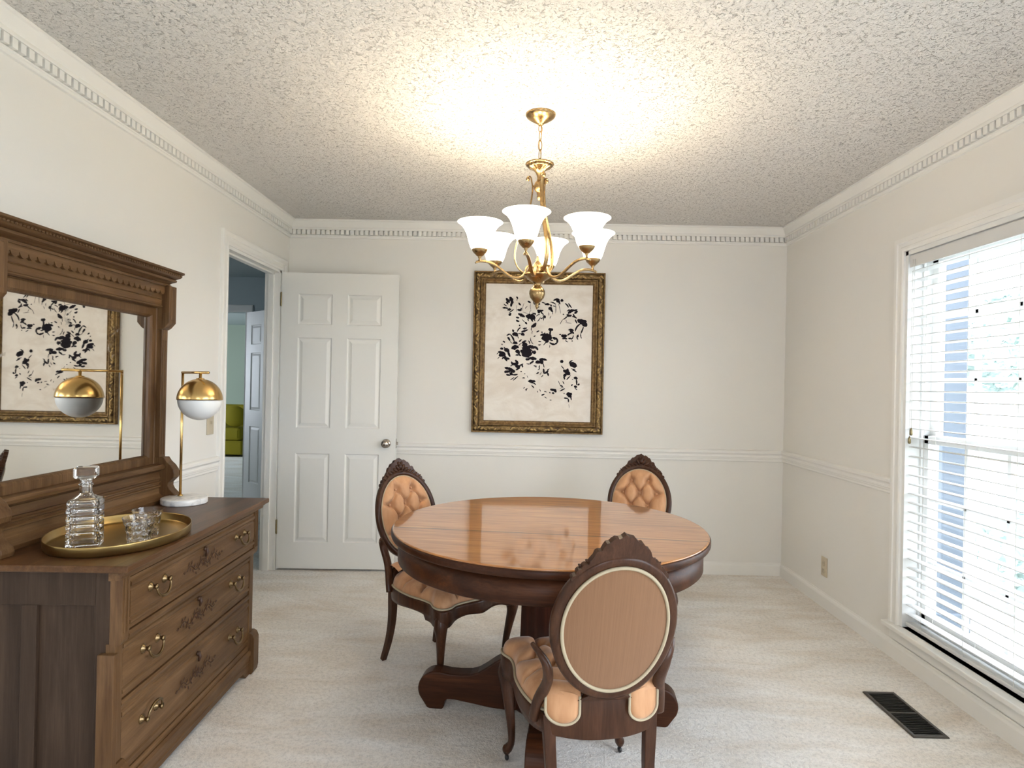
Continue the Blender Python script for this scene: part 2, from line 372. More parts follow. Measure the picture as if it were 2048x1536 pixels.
# ================================================================== room shell
def room():
    T = .10
    struct('floor', G().box(XL - .0, XR + .1, YB - .1, D + .1, -.1, 0), 'carpet')
    struct('ceiling', G().box(XL - .1, XR + .1, YB - .1, D + .1, H, H + .1), 'ceiling')
    struct('wall_back', G().box(XL - T, XR + T, D, D + T, 0, H), 'wall')
    r0, r1, r2, r3 = REAR_FILL_WIN
    g = G().box(XL - T, r0, YB - T, YB, 0, H).box(r1, XR + T, YB - T, YB, 0, H).box(r0, r1, YB - T, YB, 0, r2).box(r0, r1, YB - T, YB, r3, H)
    struct('wall_rear', g, 'wall')
    w3 = sroot('added_window_rear')  # unseen, added behind the camera to fill the room with light
    g = G(); g.sweep([(0, 0), (0, .12), (.05, .12), (.05, 0)], [(r0, r2), (r0, r3), (r1, r3), (r1, r2)], True, lambda x, z, d: (x, YB - .12 + d, z))
    g.box((r0 + r1) / 2 - .03, (r0 + r1) / 2 + .03, YB - .08, YB - .04, r2, r3); obj('window_frame', g, 'vinyl', w3)
    # left wall with the doorway
    oy0, oy1, oz = 3.525, 4.325, 2.055
    g = G().box(XL - T, XL, YB, oy0, 0, H).box(XL - T, XL, oy1, D, 0, H).box(XL - T, XL, oy0, oy1, oz, H)
    struct('wall_left', g, 'wall')
    # right wall with its window and the added unseen one
    g = G(); e = XR + .16
    a0, a1, b0, b1 = WIN; c0, c1, _, _ = FILL_WIN
    g.box(XR, e, YB, c0, 0, H).box(XR, e, c1, a0, 0, H).box(XR, e, a1, D, 0, H)
    for (y0, y1) in ((a0, a1), (c0, c1)): g.box(XR, e, y0, y1, 0, b0).box(XR, e, y0, y1, b1, H)
    struct('wall_right', g, 'wall')

    # crown moulding with dentils (distance from wall, drop from ceiling)
    prof = [(0, 0), (.056, 0), (.056, .010), (.050, .013), (.044, .022), (.032, .040), (.026, .050), (.028, .054), (.030, .061), (.030, .068),
            (.002, .069), (.002, .1005), (.013, .102), (.013, .108), (.009, .111), (.009, .122), (0, .124)]
    def crown(name, fn, L, n_off):
        g = G(); n = len(prof)
        vs = [fn(0 + d, d, z) for d, z in prof] + [fn(L - d, d, z) for d, z in prof]   # mitred ends
        fs = [tuple(range(n)), tuple(range(2 * n - 1, n - 1, -1))] + [(i, i + n, (i + 1) % n + n, (i + 1) % n) for i in range(n)]
        g.add(vs, fs)
        k = int((L - .05) / .0343)
        for i in range(k):
            s = .03 + i * .0343
            p = [fn(s + a, d, z) for a in (0, .0225) for d in (.001, .027) for z in (.069, .1005)]
            g.add(p, [(0, 1, 3, 2), (4, 6, 7, 5), (0, 4, 5, 1), (2, 3, 7, 6), (0, 2, 6, 4), (1, 5, 7, 3)])
        return struct(name, g, 'trim')
    crown('trim_1', lambda s, d, z: (XL + s, D - d, H - z), XR - XL, 0)
    crown('trim_2', lambda s, d, z: (XL + d, D - s, H - z), D - YB, 0)
    crown('trim_3', lambda s, d, z: (XR - d, D - s, H - z), D - YB, 0)

    # chair rail (height, projection)
    rp = [(0, .796), (.006, .796), (.011, .802), (.011, .812), (.014, .816), (.014, .822), (.017, .826), (.017, .834), (.014, .838), (.014, .845), (.018, .850), (.024, .856), (.024, .868), (.018, .874), (.006, .878), (0, .878)]
    bp_ = [(0, 0), (.014, 0), (.014, .066), (.010, .076), (.005, .082), (.004, .088), (0, .088)]
    def run(g, prof, fn, s0, s1, m0, m1):
        n = len(prof)
        vs = [fn(s0 + d * m0, d, z) for d, z in prof] + [fn(s1 - d * m1, d, z) for d, z in prof]
        g.add(vs, [tuple(range(n)), tuple(range(2 * n - 1, n - 1, -1))] + [(i, i + n, (i + 1) % n + n, (i + 1) % n) for i in range(n)])
    back = lambda s, d, z: (s, D - d, z)
    left = lambda s, d, z: (XL + d, s, z)
    right = lambda s, d, z: (XR - d, s, z)
    for nm, prof_, tm in (('rail', rp, 'trim'), ('base', bp_, 'trim')):
        names = {'rail': ('trim_4', 'trim_5', 'trim_6'), 'base': ('baseboard_back', 'baseboard_left', 'baseboard_right')}[nm]
        g = G(); run(g, prof_, back, XL, XR, 1, 1); struct(names[0], g, tm)
        g = G(); run(g, prof_, left, YB, 3.447, 0, 0)
        if nm == 'rail': run(g, prof_, left, 4.405, D, 0, 1)
        else: run(g, prof_, left, 4.405, D, 0, 1)
        struct(names[1], g, tm)
        g = G()
        if nm == 'rail':
            run(g, prof_, right, WIN[1] + .07, D, 0, 1); run(g, prof_, right, FILL_WIN[1] + .07, WIN[0] - .07, 0, 0); run(g, prof_, right, YB, FILL_WIN[0] - .07, 0, 0)
        else: run(g, prof_, right, YB, D, 0, 1)
        struct(names[2], g, tm)
    # quarter round under the window stool run is part of the window below
    return oy0, oy1, oz
oy0, oy1, oz = room()

# ------------------------------------------------------------------ doorway casing, jamb and open six panel door
def doorway(oy0, oy1, oz):
    T = .10
    r = sroot('trim_7')
    cp = [(.0, 0), (.0, .010), (.006, .013), (.016, .013), (.020, .010), (.040, .012), (.046, .017), (.062, .019), (.070, .019), (.078, .016), (.078, 0)]
    path = [(oy0, 0), (oy0, oz), (oy1, oz), (oy1, 0)]
    def casing(side):
        f = (lambda y, z, d: (XL + d, y, z)) if side > 0 else (lambda y, z, d: (XL - T - d, y, z))
        g = G(); g.sweep([(-o, d) for o, d in cp], path, False, f); return g
    obj('casing', casing(1), 'trim', r); obj('casing', casing(-1), 'trim', r)
    # jamb
    g = G(); t = .018
    g.box(XL - T - .002, XL + .003, oy0, oy0 + t, 0, oz).box(XL - T - .002, XL + .003, oy1 - t, oy1, 0, oz).box(XL - T - .002, XL + .003, oy0, oy1, oz - t, oz)
    obj('jamb', g, 'trim', r)
    g = G(); g.box(XL - .078, XL - .040, oy0 + t, oy0 + t + .011, 0, oz - t).box(XL - .078, XL - .040, oy1 - t - .011, oy1 - t, 0, oz - t).box(XL - .078, XL - .040, oy0 + t, oy1 - t, oz - t - .011, oz - t)
    obj('door_stop', g, 'trim', r)

def panel_door(name, w, h, t=.035, both=True):
    """leaf from x=0..w, front face y=0 (towards -y), z 0..h"""
    root = bpy.data.objects.new(name, None); C.objects.link(root)
    g = G()
    st = .115 * w / .80; mu = .105 * w / .80; pw = (w - 2 * st - mu) / 2
    rows = [(.18, .79), (.965, 1.585), (1.675, 1.885)]
    rows = [(a * h / 2.03, b * h / 2.03) for a, b in rows]
    cols = [(st, st + pw), (st + pw + mu, w - st)]
    xs = sorted({0, w, *[c for cc in cols for c in cc]}); zs = sorted({0, h, *[c for cc in rows for c in cc]})
    for sgn, y0 in ((-1, 0.), (1, t)):
        for i in range(len(xs) - 1):
            for j in range(len(zs) - 1):
                x0, x1, z0, z1 = xs[i], xs[i + 1], zs[j], zs[j + 1]
                isp = any(abs(x0 - c[0]) < 1e-6 for c in cols) and any(abs(z0 - r_[0]) < 1e-6 for r_ in rows)
                if not isp:
                    g.add([(x0, y0, z0), (x1, y0, z0), (x1, y0, z1), (x0, y0, z1)], [(0, 1, 2, 3)])
                else:
                    rings = [(0, 0), (.006, .010), (.013, .010), (.034, .0025)]
                    vs = []
                    for o, d in rings:
                        yy = y0 - sgn * d
                        vs += [(x0 + o, yy, z0 + o), (x1 - o, yy, z0 + o), (x1 - o, yy, z1 - o), (x0 + o, yy, z1 - o)]
                    fs = []
                    for k in range(3):
                        for q in range(4): fs.append((k * 4 + q, k * 4 + (q + 1) % 4, k * 4 + 4 + (q + 1) % 4, k * 4 + 4 + q))
                    fs.append((12, 13, 14, 15)); g.add(vs, fs)
    g.add([(0, 0, 0), (w, 0, 0), (w, t, 0), (0, t, 0)], [(0, 1, 2, 3)]); g.add([(0, 0, h), (w, 0, h), (w, t, h), (0, t, h)], [(0, 1, 2, 3)])
    g.add([(0, 0, 0), (0, t, 0), (0, t, h), (0, 0, h)], [(0, 1, 2, 3)]); g.add([(w, 0, 0), (w, t, 0), (w, t, h), (w, 0, h)], [(0, 1, 2, 3)])
    leaf = obj('door_leaf', g, 'door', root)
    return root, leaf

def main_door():
    root, leaf = panel_door('door_1', .80, 2.03)
    root['kind'] = 'structure'
    root.location = (XL + .012, 4.312, .014); root.rotation_euler = (0, 0, .035)
    rx = Matrix.Rotation(PI / 2, 4, 'X')
    # knob on the face towards the camera (-y)
    for sgn in (-1, 1):
        y = 0 if sgn < 0 else .035
        m = Matrix.Translation((.735, y, .868)) @ Matrix.Rotation(PI / 2 * (1 if sgn < 0 else -1), 4, 'X')
        k = obj('door_knob', G().lathe([(.031, 0), (.031, .004), (.026, .008), (.012, .012), (.011, .026), (.018, .032), (.026, .042), (.0275, .052), (.024, .060), (.012, .0645), (.0001, .0655)], 28, mtx=m), 'nickel', root)
    g = G(); g.box(.7995, .802, .006, .029, .835, .90); g.box(.80, .812, .011, .024, .858, .878)
    obj('latch', g, 'nickel', root)
    for z in (.24, 1.80):
        g = G(); g.box(-.034, .0, -.0025, .0, z, z + .09); g.tube([(-.001, -.004, z - .004), (-.001, -.004, z + .094)], .0055, 10)
        obj('hinge', g, 'hinge', root, .001)
doorway(oy0, oy1, oz); main_door()

# ------------------------------------------------------------------ windows with blinds
def window(name, W_, with_blind_label):
    y0, y1, z0, z1 = W_
    r = sroot(name)
    # casing
    cp = [(.0, 0), (.0, .012), (.008, .016), (.020, .016), (.024, .012), (.042, .014), (.046, .019), (.066, .019), (.066, 0)]
    g = G(); g.sweep([(-o, d) for o, d in cp], [(y0, z0), (y0, z1), (y1, z1), (y1, z0)], False, lambda y, z, d: (XR - d, y, z))
    obj('casing', g, 'trim', r)
    g = G(); g.box(XR - .045, XR + .07, y0 - .085, y1 + .085, z0 - .024, z0); obj('window_sill', g, 'trim', r, .005)
    g = G(); g.box(XR - .018, XR, y0 - .06, y1 + .06, z0 - .075, z0 - .024); obj('sill_apron', g, 'trim', r, .004)
    # jamb lining
    g = G(); e = XR + .16; t = .02
    g.box(XR - .002, e, y0, y0 + t, z0, z1).box(XR - .002, e, y1 - t, y1, z0, z1).box(XR - .002, e, y0, y1, z1 - t, z1).box(XR + .07, e + .03, y0, y1, z0 - .02, z0 + .02)
    g.box(XR + .068, XR + .078, y1 - t - .012, y1 - t, z0, z1 - t); g.box(XR + .068, XR + .078, y0 + t, y0 + t + .012, z0, z1 - t)
    obj('window_jamb', g, 'vinyl', r)
    # sashes
    a0, a1 = y0 + t, y1 - t; zm = (z0 + z1) / 2 + .0
    for nm, xs, q0, q1 in (('lower_sash', XR + .080, z0 + .02, zm + .02), ('upper_sash', XR + .116, zm - .02, z1 - t)):
        g = G(); w = .045; th = .034
        g.box(xs, xs + th, a0, a0 + w, q0, q1).box(xs, xs + th, a1 - w, a1, q0, q1).box(xs, xs + th, a0, a1, q0, q0 + (.065 if nm[0] == 'l' else .04)).box(xs, xs + th, a0, a1, q1 - .04, q1)
        n = 4
        for k in range(1, n):
            yy = a0 + w + (a1 - a0 - 2 * w) * k / n
            g.box(xs + .007, xs + .027, yy - .010, yy + .010, q0, q1)
        for k in range(1, 3):
            zz = q0 + (q1 - q0) * k / 3
            g.box(xs + .007, xs + .027, a0, a1, zz - .010, zz + .010)
        o = obj(nm, g, 'vinyl', r, .002)
        obj('window_pane', G().add([(xs + .016, a0 + .02, q0 + .02), (xs + .016, a1 - .02, q0 + .02), (xs + .016, a1 - .02, q1 - .02), (xs + .016, a0 + .02, q1 - .02)], [(0, 1, 2, 3)]), 'pane', o)
    if with_blind_label is None: return
    # venetian blind
    b = thing('window_blind', with_blind_label, 'window blind', (XR + .037, (y0 + y1) / 2, z1 - t))
    hw = (y1 - y0) / 2 - t - .006; hh = z1 - t - z0
    g = G(); g.box(-.028, .028, -hw, hw, -.045, 0); obj('head_rail', g, 'blind', b, .003)
    g = G(); g.box(-.036, -.030, -hw, hw, -.062, -.006); obj('valance', g, 'blind', b, .004)
    n = int((hh - .085) / .0445); zb = -hh + .024
    slat = None
    for i in range(n):
        z = -.078 - i * .0445
        if slat is None:
            gs = G(); pr = [(-.0245, -.0005), (-.012, .0022), (0, .003), (.012, .0022), (.0245, -.0005), (.0245, -.0032), (.012, -.0006), (0, .0003), (-.012, -.0006), (-.0245, -.0032)]
            gs.prism(pr, -hw, hw, 'XZ', Matrix.Rotation(.07, 4, 'Y'))
            slat = obj('slat', gs, 'blind', b); slat.location = (0, 0, z)
        else:
            c = slat.copy(); C.objects.link(c); c.parent = b; c.location = (0, 0, z)
    g = G(); g.box(-.026, .026, -hw, hw, zb - .014, zb + .004); obj('bottom_rail', g, 'blind', b, .004)
    for yy in (-hw * .78, -hw * .26, hw * .26, hw * .78):
        g = G()
        for xx in (-.0262, .0262): g.box(xx - .0006, xx + .0006, yy - .0009, yy + .0009, zb, -.04)
        obj('ladder_cord', g, 'cord', b)
    yc = hw - .035
    g = G(); g.tube([(-.041, yc, -.03), (-.043, yc, -.5), (-.042, yc + .003, -.87)], .0013, 6); g.tube([(-.041, yc - .013, -.03), (-.043, yc - .012, -.5), (-.042, yc - .009, -.83)], .0013, 6)
    oc = obj('lift_cord', g, 'cord', b)
    g = G()
    for dy, zz in ((.003, -.87), (-.009, -.83)): g.lathe([(.002, 0), (.006, -.012), (.007, -.03), (.004, -.036)], 10, (-.042, yc + dy, zz))
    obj('tassel', g, 'hinge', oc)
window('window_1', WIN, 'white venetian blind lowered with open slats over the bright window on the right')
window('added_window_side', FILL_WIN, None)  # unseen, added for more daylight on the left wall and dresser

# ------------------------------------------------------------------ hall and room beyond the doorway
def beyond():
    X1 = XL - .10
    struct('floor_hall', G().box(-8.2, XL, 2.2, 13.1, -.1, -.0005), 'carpet')
    struct('ceiling_hall', G().box(-8.2, X1, 2.2, 13.1, H, H + .1), 'hall')
    struct('wall_hall_near', G().box(-5.4, X1, 2.2, 2.3, 0, H), 'hall')
    g = G(); g.box(-5.5, -5.4, 2.2, 4.2, 0, H).box(-5.5, -5.4, 5.0, 6.95, 0, H).box(-5.5, -5.4, 4.2, 5.0, 0, 1.15).box(-5.5, -5.4, 4.2, 5.0, 2.05, H)  # gap in the wall: unseen window opening added to light the hall
    struct('wall_hall_left', g, 'hall')
    struct('wall_hall_right', G().box(X1 - .01, X1, D + .0, 7.0, 0, H).box(X1 - .01, X1, 2.2, 3.44, 0, H).box(X1 - .01, X1, 3.44, D, 2.14, H), 'hall')
    # end wall with its doorway
    yw = 6.95; d0, d1, dz = -3.84, -3.04, 2.05
    g = G(); g.box(-5.5, d0, yw, yw + .12, 0, H).box(d1, X1, yw, yw + .12, 0, H).box(d0, d1, yw, yw + .12, dz, H)
    struct('wall_hall_end', g, 'hall')
    r = sroot('trim_8')
    cp = [(.0, 0), (.0, .014), (.01, .018), (.07, .018), (.08, .012), (.08, 0)]
    g = G(); g.sweep([(-o, d) for o, d in cp], [(d0, 0), (d0, dz), (d1, dz), (d1, 0)], False, lambda x, z, d: (x, yw - d, z)); obj('casing', g, 'trim', r)
    root, leaf = panel_door('door_2', .78, 2.03); root['kind'] = 'structure'
    root.location = (d1 + .03, yw - .05, .012); root.rotation_euler = (0, 0, -.72)
    # far room
    g = G(); g.box(-8.2, X1, 13.0, 13.1, 0, H); struct('wall_far_room_end', g, 'green')
    g = G(); g.box(-8.2, -8.1, 7.0, 8.2, 0, H).box(-8.2, -8.1, 10.9, 13.0, 0, H).box(-8.2, -8.1, 8.2, 10.9, 0, .6).box(-8.2, -8.1, 8.2, 10.9, 2.2, H); struct('wall_far_room_left', g, 'green')  # left wall gap: unseen window opening added to light the far room
    struct('wall_far_room_right', G().box(X1 - .1, X1, 7.07, 13.0, 0, H), 'green')
    struct('wall_far_room_near', G().box(-8.2, -5.4, 6.95, 7.07, 0, H), 'green')
    # yellow armchair
    t = thing('armchair', 'chartreuse yellow armchair seen through the open doorway in the far room', 'armchair', (-5.05, 11.0, 0), -.05)
    obj('base', G().box(-.42, .42, -.42, .42, .04, .28), 'yellow', t, .02)
    obj('seat_cushion', G().box(-.34, .40, -.44, .26, .28, .50), 'yellow', t, .05)
    g = G(); g.box(-.42, .42, .24, .44, .25, .86); obj('backrest', g, 'yellow', t, .07)
    for sx in (-1, ): obj('arm', G().box(-.46, -.32, -.40, .40, .25, .60), 'yellow', t, .05)
    g = G(); g.ball((0, 0, 0), .19, 20, 12, (1, .45, .95)); o = obj('cushion', g, 'yellow'); o.location = (-4.80, 10.62, .685)
    tag(o, 'round chartreuse cushion resting on the yellow armchair', 'cushion')
    g = G(); g.ball((0, 0, 0), .24, 20, 12, (1, .42, 1)); o = obj('cushion', g, 'white_cloth'); o.location = (-5.26, 10.60, .745)
    tag(o, 'white cushion on the yellow armchair beyond the doorway', 'cushion')
beyond()

# ------------------------------------------------------------------ outdoors
def outside():
    o = obj('lawn', G().box(XR + .3, 45, -30, 40, -.6, -.45), 'lawn'); o['kind'] = 'structure'
    t = thing('porch_post', 'blue grey porch post outside the window behind the blind', 'post', (3.22, 4.80, -.45))
    obj('shaft', G().box(-.085, .085, -.10, .10, .12, 3.2), 'slate', t, .01); obj('plinth', G().box(-.12, .12, -.13, .13, 0, .14), 'slate', t, .01); obj('capital', G().box(-.12, .12, -.13, .13, 3.2, 3.3), 'slate', t, .01)
    rnd = random.Random(5)
    def shrub(name, label, loc, r, h, trunk, seed, n, cat, group=None):
        R = random.Random(seed); t = thing(name, label, cat, loc, 0, group)
        g = G()
        for i in range(n):
            a = R.uniform(0, 2 * PI); q = R.uniform(-1, 1); rr = r * R.uniform(.55, 1) * math.sqrt(1 - q * q * .7)
            c = Vector((rr * cos(a), rr * sin(a), trunk + h / 2 + q * h / 2))
            s = r * R.uniform(.05, .11); u = Vector((R.uniform(-1, 1), R.uniform(-1, 1), R.uniform(-.6, .6))).normalized(); w = u.orthogonal().normalized()
            g.add([c - u * s, c - w * s * .5 + u * .1 * s, c + u * s, c + w * s * .5], [(0, 1, 2, 3)])
        obj('foliage', g, 'leaf', t)
        g = G(); g.tube([(0, 0, 0), (.02 * r, 0, trunk * .5), (0, 0, trunk + h * .5)], [max(.05, r * .08), max(.04, r * .06), .03], 8); obj('trunk', g, 'bark', t)
    shrub('shrub', 'low leafy shrub on the lawn just outside the lower part of the window', (4.6, 5.2, -.45), .75, .9, .1, 3, 1200, 'shrub')
    shrub('tree', 'leafy tree on the lawn beyond the window, nearest of the two', (14, 15.5, -.45), 2.2, 3.0, 1.6, 4, 1500, 'tree')
    shrub('tree', 'distant leafy tree behind the nearer one outside the window', (24, 29.5, -.45), 4.0, 4.6, 2.0, 6, 1500, 'tree')
outside()

# ================================================================== dresser with mirror
ZT = .765
def dresser():
    rz = .03
    t = thing('dresser', 'antique brown wooden dresser with tall mirror and three carved drawers against the left wall', 'dresser', (-1.108, 2.31, 0), rz)
    # --- top
    g = G()
    def slab(x0, x1, y0, y1, z0, z1): return G().box(x0, x1, y0, y1, z0, z1)
    obj('dresser_top', slab(-.535, 0, -.545, .545, .745, ZT), 'dr_top', t, .004)
    g = G(); pr = [(-.012, .745), (-.014, .738), (-.022, .733), (-.024, .724), (-.040, .720), (-.06, .720), (-.06, .745)]
    g.prism(pr, -.533, .533, 'XZ'); obj('top_moulding', g, 'dr_y', t)
    # --- carcass
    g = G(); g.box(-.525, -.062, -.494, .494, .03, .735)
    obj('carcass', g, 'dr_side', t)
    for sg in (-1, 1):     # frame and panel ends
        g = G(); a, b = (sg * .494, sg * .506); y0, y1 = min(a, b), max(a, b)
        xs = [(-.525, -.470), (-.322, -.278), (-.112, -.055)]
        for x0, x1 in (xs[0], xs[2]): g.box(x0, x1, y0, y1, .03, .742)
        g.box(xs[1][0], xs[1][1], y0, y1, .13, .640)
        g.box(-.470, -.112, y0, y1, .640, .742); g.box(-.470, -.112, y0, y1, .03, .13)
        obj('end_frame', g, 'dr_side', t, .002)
    # front stiles: upper block stands proud, ends in a round drop
    for sg in (-1, 1):
        y0, y1 = sorted((sg * .470, sg * .508))
        g = G()
        o = [(-.07, .744), (-.034, .744), (-.034, .552)] + [(-.046 + .012 * cos(a), .548 - .022 * sin(a)) for a in [i * PI / 12 for i in range(1, 7)]] + [(-.07, .524)]
        g.prism(o, y0, y1, 'XZ')
        for k in (-.008, .008): g.box(-.036, -.031, (y0 + y1) / 2 + k - .003, (y0 + y1) / 2 + k + .003, .56, .735)
        obj('upper_stile', g, 'dr_z', t, .0015)
        g = G(); g.box(-.08, -.052, y0, y1, .10, .53); obj('lower_stile', g, 'dr_z', t, .002)
        # foot bracket: proud block, chamfered above and below
        g = G(); ya, yb = sorted((sg * .466, sg * .522))
        o = [(-.10, 0), (-.036, 0), (-.030, .008), (-.026, .03), (-.026, .155), (-.034, .175), (-.046, .182), (-.10, .182)]
        g.prism(o, ya, yb, 'XZ')
        if sg < 0: g.box(-.095, -.046, -.522, -.500, .18, .505)
        obj('foot_block', g, 'dr_z', t, .002)
    # rails
    for z0, z1, xf in ((.715, .74, -.036), (.532, .556, -.036), (.330, .350, -.054)):
        g = G(); g.prism([(-.08, z0), (xf, z0), (xf + .003, (z0 + z1) / 2), (xf, z1), (-.08, z1)], -.47, .47, 'XZ'); obj('rail', g, 'dr_y', t)
    # skirt
    o = [(-.466, .0), (-.43, .0), (-.415, .012), (-.40, .028), (-.36, .034), (.36, .034), (.40, .028), (.415, .012), (.43, 0), (.466, 0), (.466, .108), (-.466, .108)]
    g = G(); g.prism(o, -.075, -.045, 'YZ'); g.prism([(-.046, .108), (-.038, .100), (-.038, .086), (-.046, .080)], -.466, .466, 'XZ'); g.prism([(-.046, .062), (-.041, .057), (-.046, .050)], -.466, .466, 'XZ')
    obj('skirt', g, 'dr_y', t)
    g = G(); g.prism([(-.08, .108), (-.050, .108), (-.050, .118), (-.056, .124), (-.08, .124)], -.47, .47, 'XZ'); obj('rail', g, 'dr_y', t)
    # --- drawers
    R = random.Random(11)
    for i, (z0, z1, xf) in enumerate(((.560, .711, -.039), (.354, .528, -.058), (.128, .326, -.058))):
        h = z1 - z0
        pr = [(xf - .03, z0), (xf, z0), (xf, z0 + .012), (xf + .005, z0 + .016), (xf + .005, z0 + .024), (xf, z0 + .028), (xf, z0 + .032), (xf + .003, z0 + .035), (xf + .003, z1 - .040), (xf, z1 - .036), (xf, z1 - .030), (xf + .006, z1 - .024), (xf + .006, z1 - .014), (xf, z1 - .008), (xf, z1), (xf - .03, z1)]
        g = G(); g.prism(pr, -.4655, .4655, 'XZ')
        d = obj('drawer', g, 'dr_y', t)
        # carved spray of leaves
        g = G(); zc = z0 + h * .46
        def leaf(y, z, a, L, w=.42):
            P = [(-1, 0, 0), (-.4, w, .4), (.3, w * .8, .5), (1, 0, 0), (.3, -w * .8, .5), (-.4, -w, .4), (0, 0, 1)]
            vs = []
            for p, q, e in P:
                yy = p * L * cos(a) - q * L * sin(a); zz = p * L * sin(a) + q * L * cos(a)
                vs.append((xf + .0025 + e * .005, y + yy, z + zz))
            g.add(vs, [(6, k, (k + 1) % 6) for k in range(6)], True)
        sp = [(xf + .004, -.13 + .26 * k / 24, zc + .012 * sin(k * .75)) for k in range(25)]
        g.tube(sp, .0022, 6)
        for k in range(1, 24):
            y = -.13 + .26 * k / 24; zz = zc + .012 * sin(k * .75); s = 1 if k % 2 else -1
            leaf(y, zz + s * .013, s * (1.0 + R.uniform(-.4, .4)), .0105 + R.uniform(-.002, .003))
        for yy in (-.145, .145): leaf(yy, zc, 0, .013)
        for a in range(5): leaf(cos(a * 1.257) * .011, zc + sin(a * 1.257) * .011, a * 1.257, .011)
        obj('carved_leaves', g, 'carve', d)
        # keyhole drop
        g = G(); g.lathe([(.0001, .007), (.006, .006), (.009, .0), ], 14, mtx=Matrix.Translation((xf + .004, 0, z1 - .036)) @ Matrix.Rotation(PI / 2, 4, 'Y'))
        g.tube([(xf + .009, .000, z1 - .030), (xf + .013, .002, z1 - .048), (xf + .010, -.001, z1 - .064)], [.0055, .0065, .003], 8)
        obj('escutcheon', g, 'carve', d)
        for sg in (-1, 1):
            yc = sg * .318; zc2 = z0 + h * (.60 if i < 2 else .56)
            for q in (-.041, .041):
                g = G()
                m = Matrix.Translation((xf + .002, yc + q, zc2)) @ Matrix.Rotation(PI / 2, 4, 'Y')
                g.lathe([(.0145, 0), (.0145, .003), (.012, .004), (.0105, .007), (.006, .009), (.0055, .016), (.0085, .019), (.0085, .023), (.004, .026), (.0001, .0262)], 16, mtx=m, flute=(8, .06))
                obj('rosette', g, 'pull', d)
            flip = (i == 2 and sg < 0)
            g = G(); n = 16; pts = []
            for k in range(n + 1):
                a = PI * k / n
                pts.append((xf + .023 + .006 * sin(a), yc - .041 * cos(a), zc2 + (1 if flip else -1) * .038 * sin(a) ** .8))
            g.tube(pts, [.0028 + .0022 * sin(PI * k / n) for k in range(n + 1)], 8)
            obj('bail_pull', g, 'pull', d)
    # --- mirror unit, square to the wall
    inv = Matrix.Rotation(-rz, 4, 'Z')
    base = inv @ (Vector((XL, 2.286, ZT)) - Vector((-1.108, 2.31, 0)))
    def mo(name, g, m, parent=t, bevel=0):
        o = obj(name, g, m, parent, bevel)
        if parent is t: o.location = base; o.rotation_euler = (0, 0, -rz)
        return o
    fz0, fz1 = .158, .838      # frame z range (above the top)
    # backboard + mirror frame
    g = G(); g.box(.030, .055, -.43, .43, .0, .95); mo('backboard', g, 'dr_side')
    g = G(); fr = [(0, .055), (0, .080), (.012, .080), (.016, .077), (.020, .080), (.048, .080), (.056, .074), (.060, .066), (.060, .055)]
    ih, iz0, iz1 = .384, .203, .792
    g.sweep([(-o, d) for o, d in [(.060 - q, w) for q, w in fr]], [(-ih, iz0), (-ih, iz1), (ih, iz1), (ih, iz0)], True, lambda y, z, d: (d, y, z))
    f = mo('mirror_frame', g, 'dr_z', t, 0)
    obj('mirror_glass', G().box(.058, .062, -ih - .01, ih + .01, iz0 - .01, iz1 + .01), 'mirror', f)
    # posts with upper blocks
    for sg in (-1, 1):
        y0, y1 = sorted((sg * .438, sg * .482))
        g = G(); g.box(.03, .100, y0, y1, .18, .84)
        for k in (.012, .032): g.box(.098, .103, y0 + k - .004, y0 + k + .004, .20, .70)
        mo('post', g, 'dr_z', t, .002)
        g = G(); ya, yb = sorted((sg * .432, sg * .488))
        o = [(.03, .745), (.100, .745), (.112, .752), (.132, .775), (.132, .935), (.03, .935)]
        g.prism(o, ya, yb, 'XZ'); g.box(.130, .135, (ya + yb) / 2 - .012, (ya + yb) / 2 + .012, .79, .925)
        mo('post_block', g, 'dr_z', t, .002)
        # scroll bracket
        P = [(.03, .0), (.172, .0), (.176, .012), (.172, .026), (.160, .038), (.146, .052), (.139, .066), (.140, .080), (.150, .090), (.162, .102), (.166, .118), (.162, .136), (.148, .156), (.130, .172), (.122, .184), (.118, .190), (.03, .190)]
        g = G(); g.prism(P, ya + .004, yb - .004, 'XZ'); mo('scroll_bracket', g, 'dr_z', t, .002)
    # base mouldings between the brackets
    P = [(.05, 0), (.128, 0), (.130, .014), (.118, .024), (.104, .034), (.102, .060), (.108, .063), (.108, .069), (.102, .072), (.102, .078), (.108, .081), (.108, .087), (.102, .090), (.102, .096), (.107, .100), (.104, .108), (.100, .128), (.112, .136), (.124, .142), (.126, .152), (.118, .160), (.092, .162), (.05, .162)]
    g = G(); g.prism(P, -.44, .44, 'XZ'); mo('base_moulding', g, 'dr_y')
    # frieze with scalloped drops
    g = G(); g.prism([(.03, .838), (.096, .838), (.102, .842), (.102, .846), (.098, .850), (.098, .872), (.101, .874), (.098, .878), (.098, .935), (.03, .935)], -.44, .44, 'XZ')
    fz = mo('frieze', g, 'dr_y')
    g = G(); n = 24; w = .87 / n; top = .932; bot = .899
    out = [(-.435, top)]
    for k in range(n):
        y0 = -.435 + k * w
        for q in range(7):
            a = q / 6; out.append((y0 + w * a, bot + .012 - .016 * math.sin(PI * a) ** .6 if 0 < a < 1 else bot + .014))
    out.append((.435, top)); g.prism(out, .096, .110, 'YZ')
    for k in range(n + 1):   # little cut drops
        y = -.435 + k * w
        g.ball((.104, y, bot + .006), .0045, 8, 5, (1, .8, 1.5))
    obj('scalloped_edge', g, 'dr_y', fz)
    # cornice
    P = [(.03, .932), (.116, .932), (.118, .940), (.112, .944), (.120, .950), (.134, .956), (.136, .964), (.130, .966), (.146, .974), (.152, .980), (.152, .988), (.160, .992), (.160, 1.0), (.03, 1.0)]
    g = G()
    fn = lambda sy, z, d: None
